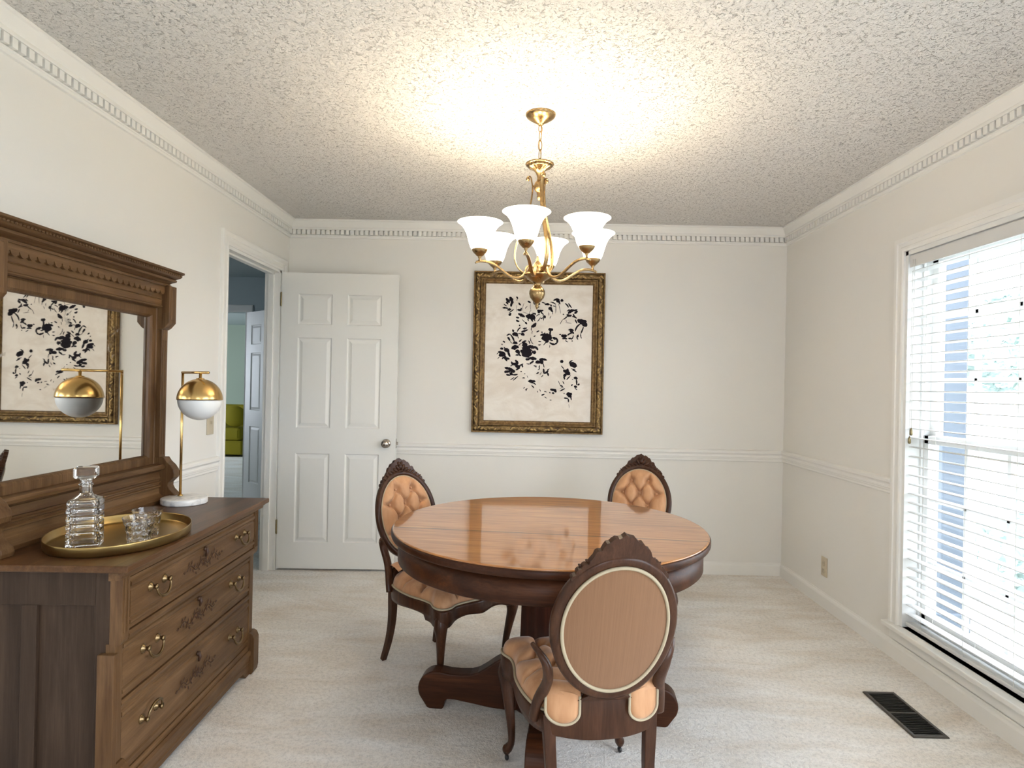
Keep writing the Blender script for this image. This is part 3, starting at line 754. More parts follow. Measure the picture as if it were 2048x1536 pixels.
    # mitred returns at both ends
    path_half = .488
    vs = []; k = len(P)
    for sg in (-1, 1):
        for (x, z) in P: vs.append((x, sg * (path_half - .10 + x * .7 + .0), z))
    g.add(vs, [tuple(range(k)), tuple(range(2 * k - 1, k - 1, -1))] + [(i, i + k, (i + 1) % k + k, (i + 1) % k) for i in range(k)])
    c = mo('cornice', g, 'dr_y')
    g = G(); n = 64
    for q in range(n):
        y = -.485 + .97 * (q + .5) / n
        g.ball((.153, y, .984), .0062, 7, 5, (.7, 1, .75))
    obj('bead_row', g, 'dr_y', c)
    return t
dresser()

# ================================================================== things on the dresser
def table_lamp():
    bx, by = -1.427, 2.692
    t = thing('table_lamp', 'brass table lamp with white globe and round marble base on the dresser', 'table lamp', (bx, by, ZT))
    obj('lamp_base', G().lathe([(.0001, 0), (.088, 0), (.0905, .002), (.0915, .005), (.0915, .021), (.090, .0245), (.087, .026), (.0001, .026)], 64), 'marble', t)
    px, py = -1.461 - bx, 2.722 - by; tx, ty = -1.287 - bx, 2.596 - by
    px, py = max(px, -.05), py
    g = G(); g.tube([(px, py, .022), (px, py, .30), (px, py, .5615)], .0055, 14); g.lathe([(.0001, .026), (.011, .026), (.011, .030), (.006, .032)], 16, (px, py, 0)); obj('lamp_pole', g, 'gold', t)
    dv = Vector((tx - px, ty - py, 0)); n = dv.normalized()
    g = G(); g.tube([(px - n.x * .005, py - n.y * .005, .560), (tx, ty, .560)], .0058, 14); obj('lamp_arm', g, 'gold', t)
    cx, cy = px + dv.x * .70, py + dv.y * .70; cz = .446; r = .0885
    g = G(); g.lathe([(.0001, .116), (.006, .116), (.006, r + .003), (.016, r + .001), (.017, r - .004)][::-1], 20, (cx, cy, cz)); obj('lamp_socket', g, 'gold', t)
    prof = [(r * sin(PI * i / 48), r * cos(PI * i / 48)) for i in range(0, 25)]
    prof[0] = (.0001, r)
    inner = [((r - .003) * sin(PI * i / 48) + (.0001 if i == 0 else 0), (r - .003) * cos(PI * i / 48)) for i in range(24, -1, -1)]
    g = G(); g.lathe(prof + inner, 56, (cx, cy, cz)); obj('lamp_cap', g, 'gold', t)
    rr = r - .0035
    g = G(); g.lathe([(rr, .0)] + [(rr * sin(PI * i / 48), rr * cos(PI * i / 48)) for i in range(25, 48)] + [(.0001, -rr)], 56, (cx, cy, cz)); obj('lamp_globe', g, 'opal', t)
table_lamp()

TRAYZ = ZT
def tray():
    t = thing('serving_tray', 'oval brass tray with a low rim on top of the dresser', 'tray', (-1.312, 2.085, TRAYZ), .15)
    a, b = .200, .262
    g = G(); n = 96
    prof = [(0, .0045), (.80, .0045), (.955, .005), (.975, .009), (.985, .030), (.992, .033), (1.0, .032), (1.0, .029), (.992, .006), (.97, .0), (.5, 0), (0, 0)]
    vs = []; fs = []
    for (q, z) in prof:
        for k in range(n):
            w = 2 * PI * k / n
            ox = (1 - q) * 0
            vs.append((max(q, .001) * a * cos(w), max(q, .001) * b * sin(w), z))
    for i in range(len(prof) - 1):
        for k in range(n): q2 = (k + 1) % n; fs.append((i * n + k, i * n + q2, (i + 1) * n + q2, (i + 1) * n + k))
    g.add(vs, fs, True); fs = [tuple(range(n))]
    o = obj('tray_body', g, 'tray', t)
tray()

def decanter():
    zt = TRAYZ + .0048
    t = thing('decanter', 'square cut crystal decanter with flat square stopper on the brass tray', 'decanter', (-1.345, 1.955, zt), .42)
    def sq(h, r, n=6):
        out = []
        for cx, cy, a0 in ((h - r, h - r, 0), (-h + r, h - r, PI / 2), (-h + r, -h + r, PI), (h - r, -h + r, 3 * PI / 2)):
            for k in range(n + 1): a = a0 + PI / 2 * k / n; out.append((cx + r * cos(a), cy + r * sin(a)))
        return out
    def loft(levels):
        vs = []; fs = []; n = len(sq(1, .1))
        for (h, r, z) in levels:
            for p in sq(h, min(r, h * .999)): vs.append((p[0], p[1], z))
        for i in range(len(levels) - 1):
            for k in range(n): q = (k + 1) % n; fs.append((i * n + k, i * n + q, (i + 1) * n + q, (i + 1) * n + k))
        return vs, fs
    L = [(.0005, .0004, 0), (.041, .006, 0), (.0435, .007, .003)]
    z = .008; k = 0
    for i in range(5):      # horizontal cut grooves
        L += [(.0435, .006, z), (.0435, .006, z + .018), (.0412, .008, z + .0205), (.0412, .008, z + .0225)]; z += .0245
    L += [(.0435, .006, z), (.0435, .008, .142), (.0412, .012, .148), (.030, .018, .153), (.021, .016, .160), (.017, .0165, .168), (.0165, .016, .190), (.020, .0195, .192), (.020, .0195, .195), (.0165, .016, .197), (.0160, .0155, .203)]
    inner = [(.0125, .012, .203), (.0125, .012, .165), (.018, .014, .157), (.030, .014, .146), (.035, .010, .138), (.035, .008, .016), (.031, .008, .012), (.0005, .0004, .012)]
    vs, fs = loft(L + inner)
    g = G(); g.add(vs, fs, False)
    # vertical cuts across the body: raised bars
    obj('bottle', g, 'crystal', t)
    vs, fs = loft([(.0005, .0004, .186), (.0100, .0095, .186), (.0115, .011, .205), (.0155, .015, .2065), (.0180, .0160, .211), (.0275, .008, .214), (.0300, .006, .218), (.0300, .006, .243), (.0265, .006, .247), (.0005, .0004, .247)])
    g = G(); g.add(vs, fs, False); obj('stopper', g, 'crystal', t)
decanter()

def tumbler(loc, label, rot):
    t = thing('tumbler', label, 'glass', loc, rot, 'cut glass tumblers on the tray')
    n = 32; prof = []
    outer = [(.0001, 0, 0), (.031, 0, 0), (.0335, .003, .03), (.0330, .014, .10), (.0355, .022, .02), (.0360, .040, .11), (.0385, .050, .02), (.0400, .064, .08), (.0435, .072, 0), (.0478, .088, 0)]
    inner = [(.0462, .088, 0), (.0410, .070, 0), (.0350, .045, 0), (.0300, .016, 0), (.0250, .012, 0), (.0001, .011, 0)]
    vs = []; fs = []
    for j, (r, z, f) in enumerate(outer + inner):
        for k in range(n):
            a = 2 * PI * k / n; rr = r * (1 - f * .55 * (0.5 + .5 * cos(8 * a + j * PI)))
            vs.append((rr * cos(a), rr * sin(a), z))
    m = len(outer + inner)
    for i in range(m - 1):
        for k in range(n): q = (k + 1) % n; fs.append((i * n + k, i * n + q, (i + 1) * n + q, (i + 1) * n + k))
    g = G(); g.add(vs, fs, False); obj('glass_body', g, 'crystal', t)
tumbler((-1.194, 1.985, TRAYZ + .005), 'cut crystal tumbler on the brass tray, nearer the front edge of the dresser', .2)
tumbler((-1.238, 2.105, TRAYZ + .005), 'cut crystal tumbler on the brass tray, behind the nearer tumbler and closer to the lamp', .6)

# ================================================================== round pedestal table
def dining_table():
    t = thing('dining_table', 'round oak pedestal table with glossy top in the middle of the room', 'table', (.128, 2.51, 0), -.105)
    rx, ry = .612, .624
    def disc(prof, seg=128):
        vs = []; fs = []
        for (q, z) in prof:
            for k in range(seg): a = 2 * PI * k / seg; vs.append(((rx + q) * cos(a), (ry + q) * sin(a), z))
        m = len(prof)
        for i in range(m - 1):
            for k in range(seg): w = (k + 1) % seg; fs.append((i * seg + k, i * seg + w, (i + 1) * seg + w, (i + 1) * seg + k))
        fs.append(tuple(range(seg))[::-1]); fs.append(tuple((m - 1) * seg + k for k in range(seg)))
        return vs, fs
    g = G(); vs, fs = disc([(-.06, .742), (-.003, .742), (-.002, .747), (-.005, .7495), (-.008, .750)]); g.add(vs, fs, False)
    o = obj('tabletop', g, 'oak_top', t)
    for p, poly in enumerate(o.data.polygons): poly.use_smooth = len(poly.vertices) == 4
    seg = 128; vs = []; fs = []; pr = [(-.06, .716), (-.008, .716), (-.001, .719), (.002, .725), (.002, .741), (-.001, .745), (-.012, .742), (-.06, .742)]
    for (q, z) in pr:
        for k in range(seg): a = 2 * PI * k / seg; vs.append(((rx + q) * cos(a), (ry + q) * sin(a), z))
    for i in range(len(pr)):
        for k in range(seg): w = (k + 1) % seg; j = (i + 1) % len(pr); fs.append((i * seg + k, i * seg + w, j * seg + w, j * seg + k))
    g = G(); g.add(vs, fs, True); obj('shaded_table_edge', g, 'oak_dark', t)  # separate dark rim: shadow along the edge put into its colour
    seg = 128; vs = []; fs = []; pr = [(-.045, .628), (-.028, .628), (-.024, .632), (-.024, .716), (-.045, .716)]
    for (q, z) in pr:
        for k in range(seg): a = 2 * PI * k / seg; vs.append(((rx + q) * cos(a), (ry + q) * sin(a), z))
    for i in range(len(pr)):
        for k in range(seg): w = (k + 1) % seg; j = (i + 1) % len(pr); fs.append((i * seg + k, i * seg + w, j * seg + w, j * seg + k))
    g = G(); g.add(vs, fs, True); obj('apron', g, 'oak_dark', t)
    # cross bearers carrying the top on the column
    g = G(); g.box(-.52, .52, -.045, .045, .655, .716).box(-.045, .045, -.53, .53, .655, .716); g.box(-.19, .19, -.19, .19, .625, .655)
    obj('bearer', g, 'oak_dark', t, .003)
    # octagonal column
    def octo(levels):
        vs = []; fs = []
        for r, z in levels:
            for k in range(8): a = PI / 8 + k * PI / 4; vs.append((r * cos(a), r * sin(a), z))
        m = len(levels)
        for i in range(m - 1):
            for k in range(8): q = (k + 1) % 8; fs.append((i * 8 + k, i * 8 + q, (i + 1) * 8 + q, (i + 1) * 8 + k))
        fs += [tuple(range(8))[::-1], tuple((m - 1) * 8 + k for k in range(8))]
        return vs, fs
    vs, fs = octo([(.118, .025), (.124, .03), (.124, .235), (.118, .245), (.112, .26), (.105, .56), (.112, .58), (.120, .60), (.120, .628)])
    g = G(); g.add(vs, fs); obj('column', g, 'oak_dark_z', t, .004)
    # four scroll feet
    out = [(.10, .245), (.13, .243), (.175, .218), (.205, .200), (.24, .174), (.27, .155), (.30, .145), (.345, .142), (.385, .143), (.42, .148), (.45, .147)]
    out += [(.44 + .070 * cos(a), .078 + .070 * sin(a)) for a in [PI / 2 - .05 - i * (PI * .62) / 12 for i in range(1, 13)]]
    out += [(.472, .004), (.462, 0), (.412, 0), (.404, .008), (.400, .030), (.392, .042), (.36, .042), (.30, .034), (.22, .022), (.16, .018), (.10, .02)]
    for k in range(4):
        g = G(); m = Matrix.Rotation(k * PI / 2, 4, 'Z'); g.prism(out, -.036, .036, 'XZ', m)
        obj('foot', g, 'oak_dark', t, .006)
dining_table()

# ================================================================== upholstered dining chairs
def tuft_height(u, v, buttons, segs, reach=.03):
    h = 0
    for (a, b) in buttons:
        d2 = (u - a) ** 2 + (v - b) ** 2
        h -= .95 * math.exp(-d2 / (.0125 ** 2)) + .55 * math.exp(-d2 / (reach ** 2))
    for (p, q) in segs:
        dx, dy = q[0] - p[0], q[1] - p[1]; L2 = dx * dx + dy * dy
        s = max(0, min(1, ((u - p[0]) * dx + (v - p[1]) * dy) / L2))
        d = math.hypot(u - p[0] - s * dx, v - p[1] - s * dy)
        h -= .62 * math.exp(-(d / .0050) ** 2) + .22 * math.exp(-(d / .014) ** 2)
    return max(h, -1.35)

def make_chair():
    t = thing('dining_chair', '', 'chair')
    # ---------------- seat plan (front = +y)
    half = [(0, -.232), (.07, -.232), (.135, -.220), (.182, -.170), (.205, -.090), (.212, 0), (.204, .075), (.205, .135), (.226, .185), (.222, .225), (.185, .238), (.135, .222), (.07, .226), (0, .236)]
    pts = [(x, y) for x, y in half] + [(-x, y) for x, y in half[-2:0:-1]]
    ol = catmull([Vector((x, y, 0)) for x, y in pts], 5, True)
    n = len(ol)
    ang = lambda p: math.atan2(p.y, p.x)
    # seat rail (serpentine lower edge)
    g = G(); vs = []; fs = []
    def low(p):
        a = abs(p.x); s = 0
        if p.y > .1: s = -.014 * math.exp(-((a - .21) / .05) ** 2) + .010 * math.exp(-((a - .08) / .06) ** 2)
        elif p.y > -.15: s = .012 * math.exp(-((p.y - .02) / .09) ** 2)
        return s
    prof = [(.965, .372), (1.0, .372), (1.012, .362), (1.008, .345), (1.014, .33), (1.006, None), (.93, None)]
    for q, z in prof:
        for p in ol: vs.append((p.x * q, p.y * q, (.312 + low(p)) if z is None else z))
    m = len(prof)
    for i in range(m):
        j = (i + 1) % m
        for k in range(n): w = (k + 1) % n; fs.append((i * n + k, i * n + w, j * n + w, j * n + k))
    g.add(vs, fs, True); obj('seat_frame', g, 'mahog', t)
    # tall wooden back rail
    g = G(); vs = []; fs = []; K = 20
    for i in range(K + 1):
        s = -1 + 2 * i / K; x = s * .165; y = -.236 + .030 * abs(s) ** 2.6
        zt = .430 + .012 * (1 - abs(s)) ** .5 - .012 * max(0, abs(s) - .8) / .2; zb = .322 - .016 * (1 - s * s)
        vs += [(x, y - .012, zb), (x, y - .014, zt), (x * .97, y + .016, zt + .002), (x * .97, y + .016, zb)]
    for i in range(K):
        for k in range(4): q = (k + 1) % 4; fs.append((i * 4 + k, i * 4 + q, i * 4 + 4 + q, i * 4 + 4 + k))
    fs += [(0, 1, 2, 3), (4 * K, 4 * K + 1, 4 * K + 2, 4 * K + 3)]
    g.add(vs, fs, True); obj('back_rail', g, 'mahog', t, .003)
    # ---------------- tufted seat
    bt = [(-.115, .125), (0, .130), (.115, .125), (-.058, .045), (.058, .045), (-.150, .040), (.150, .040), (-.108, -.040), (0, -.040), (.108, -.040), (-.055, -.120), (.055, -.120)]
    sg = []
    for i in range(len(bt)):
        for j in range(i + 1, len(bt)):
            d = math.hypot(bt[i][0] - bt[j][0], bt[i][1] - bt[j][1])
            if d < .128 and abs(bt[i][1] - bt[j][1]) > .03: sg.append((bt[i], bt[j]))
    for b_, e in ((bt[0], (-.12, .23)), (bt[1], (0, .23)), (bt[2], (.12, .23)), (bt[5], (-.21, .06)), (bt[6], (.21, .06)), (bt[7], (-.20, -.07)), (bt[9], (.20, -.07)), (bt[10], (-.09, -.22)), (bt[11], (.09, -.22))): sg.append((b_, e))
    NR = 46; dens = []
    for k in range(n):
        dens.append(ol[k]); dens.append((ol[k] + ol[(k + 1) % n]) / 2)
    N = len(dens); vs = [(0, 0, 0)]; fs = []
    def seat_z(x, y, q):
        dome = .072 * (1 - q ** 5) ** .62
        return .376 + dome + .030 * (1 - q ** 2) ** .5 * 0 + tuft_height(x, y, bt, sg, .028) * .034 * min(1, (1 - q ** 4) * 2.2)
    vs[0] = (0, 0, seat_z(0, 0, 0))
    for i in range(1, NR + 1):
        q = (i / NR) ** .85
        bul = 1 + .030 * math.sin(min(1, max(0, (q - .80) / .20)) * PI)
        for p in dens: vs.append((p.x * q * bul * .985, p.y * q * bul * .985, seat_z(p.x * q, p.y * q, q)))
    for k in range(N): fs.append((0, 1 + k, 1 + (k + 1) % N))
    for i in range(NR - 1):
        for k in range(N): w = (k + 1) % N; fs.append((1 + i * N + k, 1 + i * N + w, 1 + (i + 1) * N + w, 1 + (i + 1) * N + k))
    g = G(); g.add(vs, fs, True); st = obj('seat_cushion', g, 'peach', t)
    for b_ in bt:
        g = G(); g.ball((b_[0], b_[1], seat_z(b_[0], b_[1], .3) + .002), .0078, 10, 6, (1, 1, .55)); obj('tufting_button', g, 'peach', st)
    g = G(); g.tube([(p.x * 1.0, p.y * 1.0, .377) for p in ol], .0046, 6, True); obj('gimp_trim', g, 'gimp', st)
    # upholstery tongues lapping over the back rail
    for s in (-1, 1):
        g = G(); vs = []; fs = []; A = 10; B = 8; cx = s * .118
        yb = lambda x: -.236 + .030 * (abs(x) / .165) ** 2.6 - .0155
        o = []
        for k in range(25):
            a = PI * k / 24; o.append((cx + .046 * cos(a), .392 - .036 * sin(a)))
        path = [(cx + .046, .437)] + o + [(cx - .046, .437)]
        front = [(x, yb(x) - .006, z) for x, z in path]; mid = [(cx + (x - cx) * .5, yb(x) - .011, z + .012) for x, z in path]
        topb = [(x, yb(x) + .035, .444) for x, z in path]
        L = len(path); vs = front + mid + [(x, yb(x) + .004, z) for x, z in path]
        for i in range(L - 1): fs.append((i, i + 1, L + i + 1, L + i)); fs.append((2 * L + i, 2 * L + i + 1, i + 1, i))
        fs.append(tuple(L + i for i in range(L)))
        # roll over the top into the seat
        r = [(cx - .048 + .096 * j / 8) for j in range(9)]
        b0 = len(vs)
        for j, x in enumerate(r):
            for (dy, z) in ((-.008, .436), (-.002, .450), (.018, .458), (.045, .452), (.075, .440)): vs.append((x, yb(x) + dy, z + .004 * sin(PI * j / 8)))
        for j in range(8):
            for q in range(4): fs.append((b0 + j * 5 + q, b0 + j * 5 + 5 + q, b0 + j * 5 + 6 + q, b0 + j * 5 + 1 + q))
        g.add(vs, fs, True); o_ = obj('upholstery_lap', g, 'peach', t)
        g = G(); g.tube([(x, yb(x) - .007, z) for x, z in path], .0042, 6); obj('gimp_trim', g, 'gimp', o_)
    # ---------------- legs
    for s in (-1, 1):
        g = G()
        pts = [(s * .205, .205, .335), (s * .210, .212, .300), (s * .208, .212, .265), (s * .200, .202, .200), (s * .192, .192, .130), (s * .190, .188, .075), (s * .197, .196, .050), (s * .203, .202, .038), (s * .203, .202, .024)]
        pp = catmull([Vector(p) for p in pts], 4, False); rr = catmull([Vector((r, 0, 0)) for r in (.026, .029, .023, .018, .0145, .012, .015, .0165, .010)], 4, False)
        g.tube(pp, [max(.006, q.x) for q in rr], 12)
        lg = obj('leg', g, 'mahog', t)
        g = G(); g.ball((s * .203, .202, .011), .011, 12, 8, (.7, 1.1, 1)); g.tube([(s * .203, .202, .03), (s * .203, .202, .012)], .006, 8); obj('caster', g, 'caster', lg)
        g = G()
        pts = [(s * .150, -.205, .375), (s * .148, -.212, .30), (s * .143, -.222, .20), (s * .146, -.240, .10), (s * .156, -.268, .0)]
        pp = catmull([Vector(p) for p in pts], 5, False); m_ = len(pp)
        g.tube(pp, [.0265 - .0105 * i / (m_ - 1) for i in range(m_)], 4, up=(0, 1, 0), smooth=False)
        obj('leg', g, 'mahog', t, .003)
    # ---------------- oval back.  local (u, v, w): w towards the front
    tilt = math.atan2(.10, .42); c0 = Vector((0, -.335, .655))
    V = Vector((0, -sin(tilt), cos(tilt))); U = Vector((1, 0, 0)); Wn = Vector((0, cos(tilt), sin(tilt)))
    def B(u, v, w): 
        w2 = w - .05 * (u / .175) ** 2 * -.4      # the back wraps forward slightly at the sides
        return c0 + U * u + V * v + Wn * w2
    a_, b_ = .1620, .1990        # centre line of the frame
    el = lambda k, n_, ra, rb: (ra * cos(2 * PI * k / n_), rb * sin(2 * PI * k / n_))
    NE = 88
    sec = [(-.0145, -.010), (-.0145, .006), (-.009, .0125), (0, .0150), (.008, .0125), (.0145, .005), (.0145, -.010), (.007, -.0145), (-.007, -.0145)]
    vs = []; fs = []
    for k in range(NE):
        for (o, w) in sec:
            u, v = el(k, NE, a_ + o, b_ + o); vs.append(B(u, v, w))
    m = len(sec)
    for k in range(NE):
        q = (k + 1) % NE
        for i in range(m): j = (i + 1) % m; fs.append((k * m + i, k * m + j, q * m + j, q * m + i))
    g = G(); g.add(vs, fs, True); bf = obj('back_frame', g, 'mahog', t)
    # crest carving
    g = G(); top = []
    K = 46; A0, A1 = PI / 2 - .86, PI / 2 + .86
    outer = []
    for i in range(K + 1):
        a = A0 + (A1 - A0) * i / K; s = (a - PI / 2) / .86
        env = .040 * max(0, 1 - abs(s) * 1.9) ** .7 + .017 * max(0, 1 - abs(s)) ** .6
        sc = .0065 * abs(math.sin(i * 1.02)) + .004 * abs(math.sin(i * .5 + .4)) * (1 if abs(s) < .5 else .5)
        e = env + (sc if abs(s) < .97 else 0) - .004 * (1 - min(1, abs(abs(s) - .36) / .08))
        outer.append(((a_ + .010 + e) * cos(a) * (1 if abs(s) > .45 else 1), (b_ + .010 + e) * sin(a)))
    inner = [((a_ + .004) * cos(A1 + (A0 - A1) * i / K), (b_ + .004) * sin(A1 + (A0 - A1) * i / K)) for i in range(K + 1)]
    poly = outer + inner; L = len(poly)
    vs = [B(u, v, -.011) for u, v in poly] + [B(u, v, .008) for u, v in poly]
    fs = []
    for i in range(K):
        j = L - 1 - i
        fs.append((i, i + 1, j - 1, j)); fs.append((L + i, L + j, L + j - 1, L + i + 1))
    for i in range(L): fs.append((i, (i + 1) % L, L + (i + 1) % L, L + i))
    g.add(vs, fs, False)
    def lump(u, v, w, r, su, sv, rot=0):
        bb = G(); bb.ball((0, 0, 0), r, 12, 8, (su, sv, .75))
        c_, s_ = cos(rot), sin(rot)
        g.add([B(u + p.x * c_ - p.y * s_, v + p.x * s_ + p.y * c_, w + p.z) for p in bb.v], bb.f, True)
    for (x, y, r, su, sv, ro) in [(0, .232, .017, .85, 1.0, 0), (.016, .226, .013, .7, 1.3, -.6), (-.016, .226, .013, .7, 1.3, .6), (.007, .246, .010, .8, 1.1, -.2), (-.009, .245, .010, .8, 1.1, .3),
                                  (.031, .215, .012, .7, 1.4, -1.0), (-.031, .215, .012, .7, 1.4, 1.0), (.048, .208, .010, .6, 1.5, -1.2), (-.048, .208, .010, .6, 1.5, 1.2),
                                  (.066, .200, .010, .6, 1.5, -1.0), (-.066, .200, .010, .6, 1.5, 1.0), (.084, .189, .009, .6, 1.6, -1.1), (-.084, .189, .009, .6, 1.6, 1.1), (.103, .174, .008, .6, 1.7, -.95), (-.103, .174, .008, .6, 1.7, .95),
                                  (0, .208, .011, 1.5, .7, 0), (.022, .203, .008, 1.5, .7, -.3), (-.022, .203, .008, 1.5, .7, .3)]:
        lump(x, y, .008, r, su, sv, ro)
    obj('crest_carving', g, 'mahog', bf)
    # flat cloth back + gimp
    def ellipse_pad(ra, rb, w0, hgt, ring, seg=96, fn=None):
        vs = [B(0, 0, w0 + (fn(0, 0, 0) if fn else hgt))]; fs = []
        for i in range(1, ring + 1):
            q = i / ring
            for k in range(seg):
                u, v = el(k, seg, ra * q, rb * q)
                vs.append(B(u, v, w0 + (fn(u, v, q) if fn else hgt * (1 - q ** 2.5))))
        for k in range(seg): fs.append((0, 1 + k, 1 + (k + 1) % seg))
        for i in range(ring - 1):
            for k in range(seg): w = (k + 1) % seg; fs.append((1 + i * seg + k, 1 + i * seg + w, 1 + (i + 1) * seg + w, 1 + (i + 1) * seg + k))
        return vs, fs
    vs, fs = ellipse_pad(a_ - .012, b_ - .012, -.012, -.007, 14)
    g = G(); g.add(vs, fs, True); bp = obj('back_panel', g, 'peach_back', t)
    g = G(); g.tube([B(*el(k, 96, a_ - .0155, b_ - .0155), -.0145) for k in range(96)], .0050, 6, True); obj('gimp_trim', g, 'gimp', bp)
    # tufted front
    bb = [(-.046, .120), (.046, .120), (-.092, .050), (0, .050), (.092, .050), (-.046, -.020), (.046, -.020), (-.092, -.085), (0, -.085), (.092, -.085), (-.04, -.140), (.04, -.140)]
    sg = []
    for i in range(len(bb)):
        for j in range(i + 1, len(bb)):
            d = math.hypot(bb[i][0] - bb[j][0], bb[i][1] - bb[j][1])
            if d < .098 and abs(bb[i][1] - bb[j][1]) > .03: sg.append((bb[i], bb[j]))
    for p, e in ((bb[0], (-.06, .19)), (bb[1], (.06, .19)), (bb[2], (-.16, .06)), (bb[4], (.16, .06)), (bb[7], (-.16, -.09)), (bb[9], (.16, -.09)), (bb[10], (-.05, -.19)), (bb[11], (.05, -.19))): sg.append((p, e))
    hf = lambda u, v, q: .038 * (1 - q ** 4) ** .6 + tuft_height(u, v, bb, sg, .020) * .024 * min(1, (1 - q ** 4) * 2)
    vs, fs = ellipse_pad(a_ - .012, b_ - .012, .003, 0, 48, 144, hf)
    g = G(); g.add(vs, fs, True); bc = obj('back_cushion', g, 'peach', t)
    for (u, v) in bb:
        p = B(u, v, .003 + hf(u, v, .4) + .002); g = G(); g.ball(p, .0064, 10, 6); obj('tufting_button', g, 'peach', bc)
    g = G(); g.tube([B(*el(k, 96, a_ - .0150, b_ - .0150), .0075) for k in range(96)], .0046, 6, True); obj('gimp_trim', g, 'gimp', bc)
    # stay between seat and oval
    g = G(); P = []
    for i in range(9):
        q = i / 8; P.append((.038 + .055 * (1 - q) ** 2.2 + .010 * q ** 4, .418 + .062 * q))
    poly = [(x, z) for x, z in P] + [(-x, z) for x, z in P[::-1]]; L = len(poly)
    yf = lambda z: -.238 - (z - .418) / .062 * .052
    vs = [(x, yf(z) - .012, z) for x, z in poly] + [(x, yf(z) + .012, z) for x, z in poly]
    fs = []
    for i in range(8): j = L - 1 - i; fs += [(i, i + 1, j - 1, j), (L + i, L + j, L + j - 1, L + i + 1)]
    for i in range(L): fs.append((i, (i + 1) % L, L + (i + 1) % L, L + i))
    g.add(vs, fs, True); obj('back_stay', g, 'mahog', t, .002)
    # curved hip rests
    for s in (-1, 1):
        P = [(.206, -.232, .580), (.188, -.258, .562), (.172, -.266, .535), (.164, -.256, .498), (.166, -.232, .458), (.176, -.208, .420), (.184, -.192, .385), (.188, -.180, .345)]
        pp = catmull([Vector((s * x, y, z)) for x, y, z in P], 5, False); m_ = len(pp)
        rr = [.0085 + .0105 * min(1, i / m_ * 3) - .003 * max(0, i / m_ - .7) for i in range(m_)]
        g = G(); g.tube(pp, rr, 10, flat=.75); obj('hip_rest', g, 'mahog', t)
    return t

def copy_tree(o, parent=None):
    c = o.copy(); C.objects.link(c); c.parent = parent
    for ch in list(o.children): copy_tree(ch, c)
    return c
ch = make_chair()
for i, (x, y, a, lab) in enumerate(((-.312, 2.888, math.radians(-133.5), 'carved walnut chair with peach tufted back between the open door and the table'),
                                    (.594, 3.244, math.radians(163.7), 'carved walnut chair with peach tufted back beyond the table near the back wall'),
                                    (.215, 2.024, math.radians(9.4), 'carved walnut chair nearest the viewer with its plain peach back turned towards us'))):
    o = ch if i == 0 else copy_tree(ch)
    o.location = (x, y, 0); o.rotation_euler = (0, 0, a); tag(o, lab, 'chair', 'chairs around the dining table')

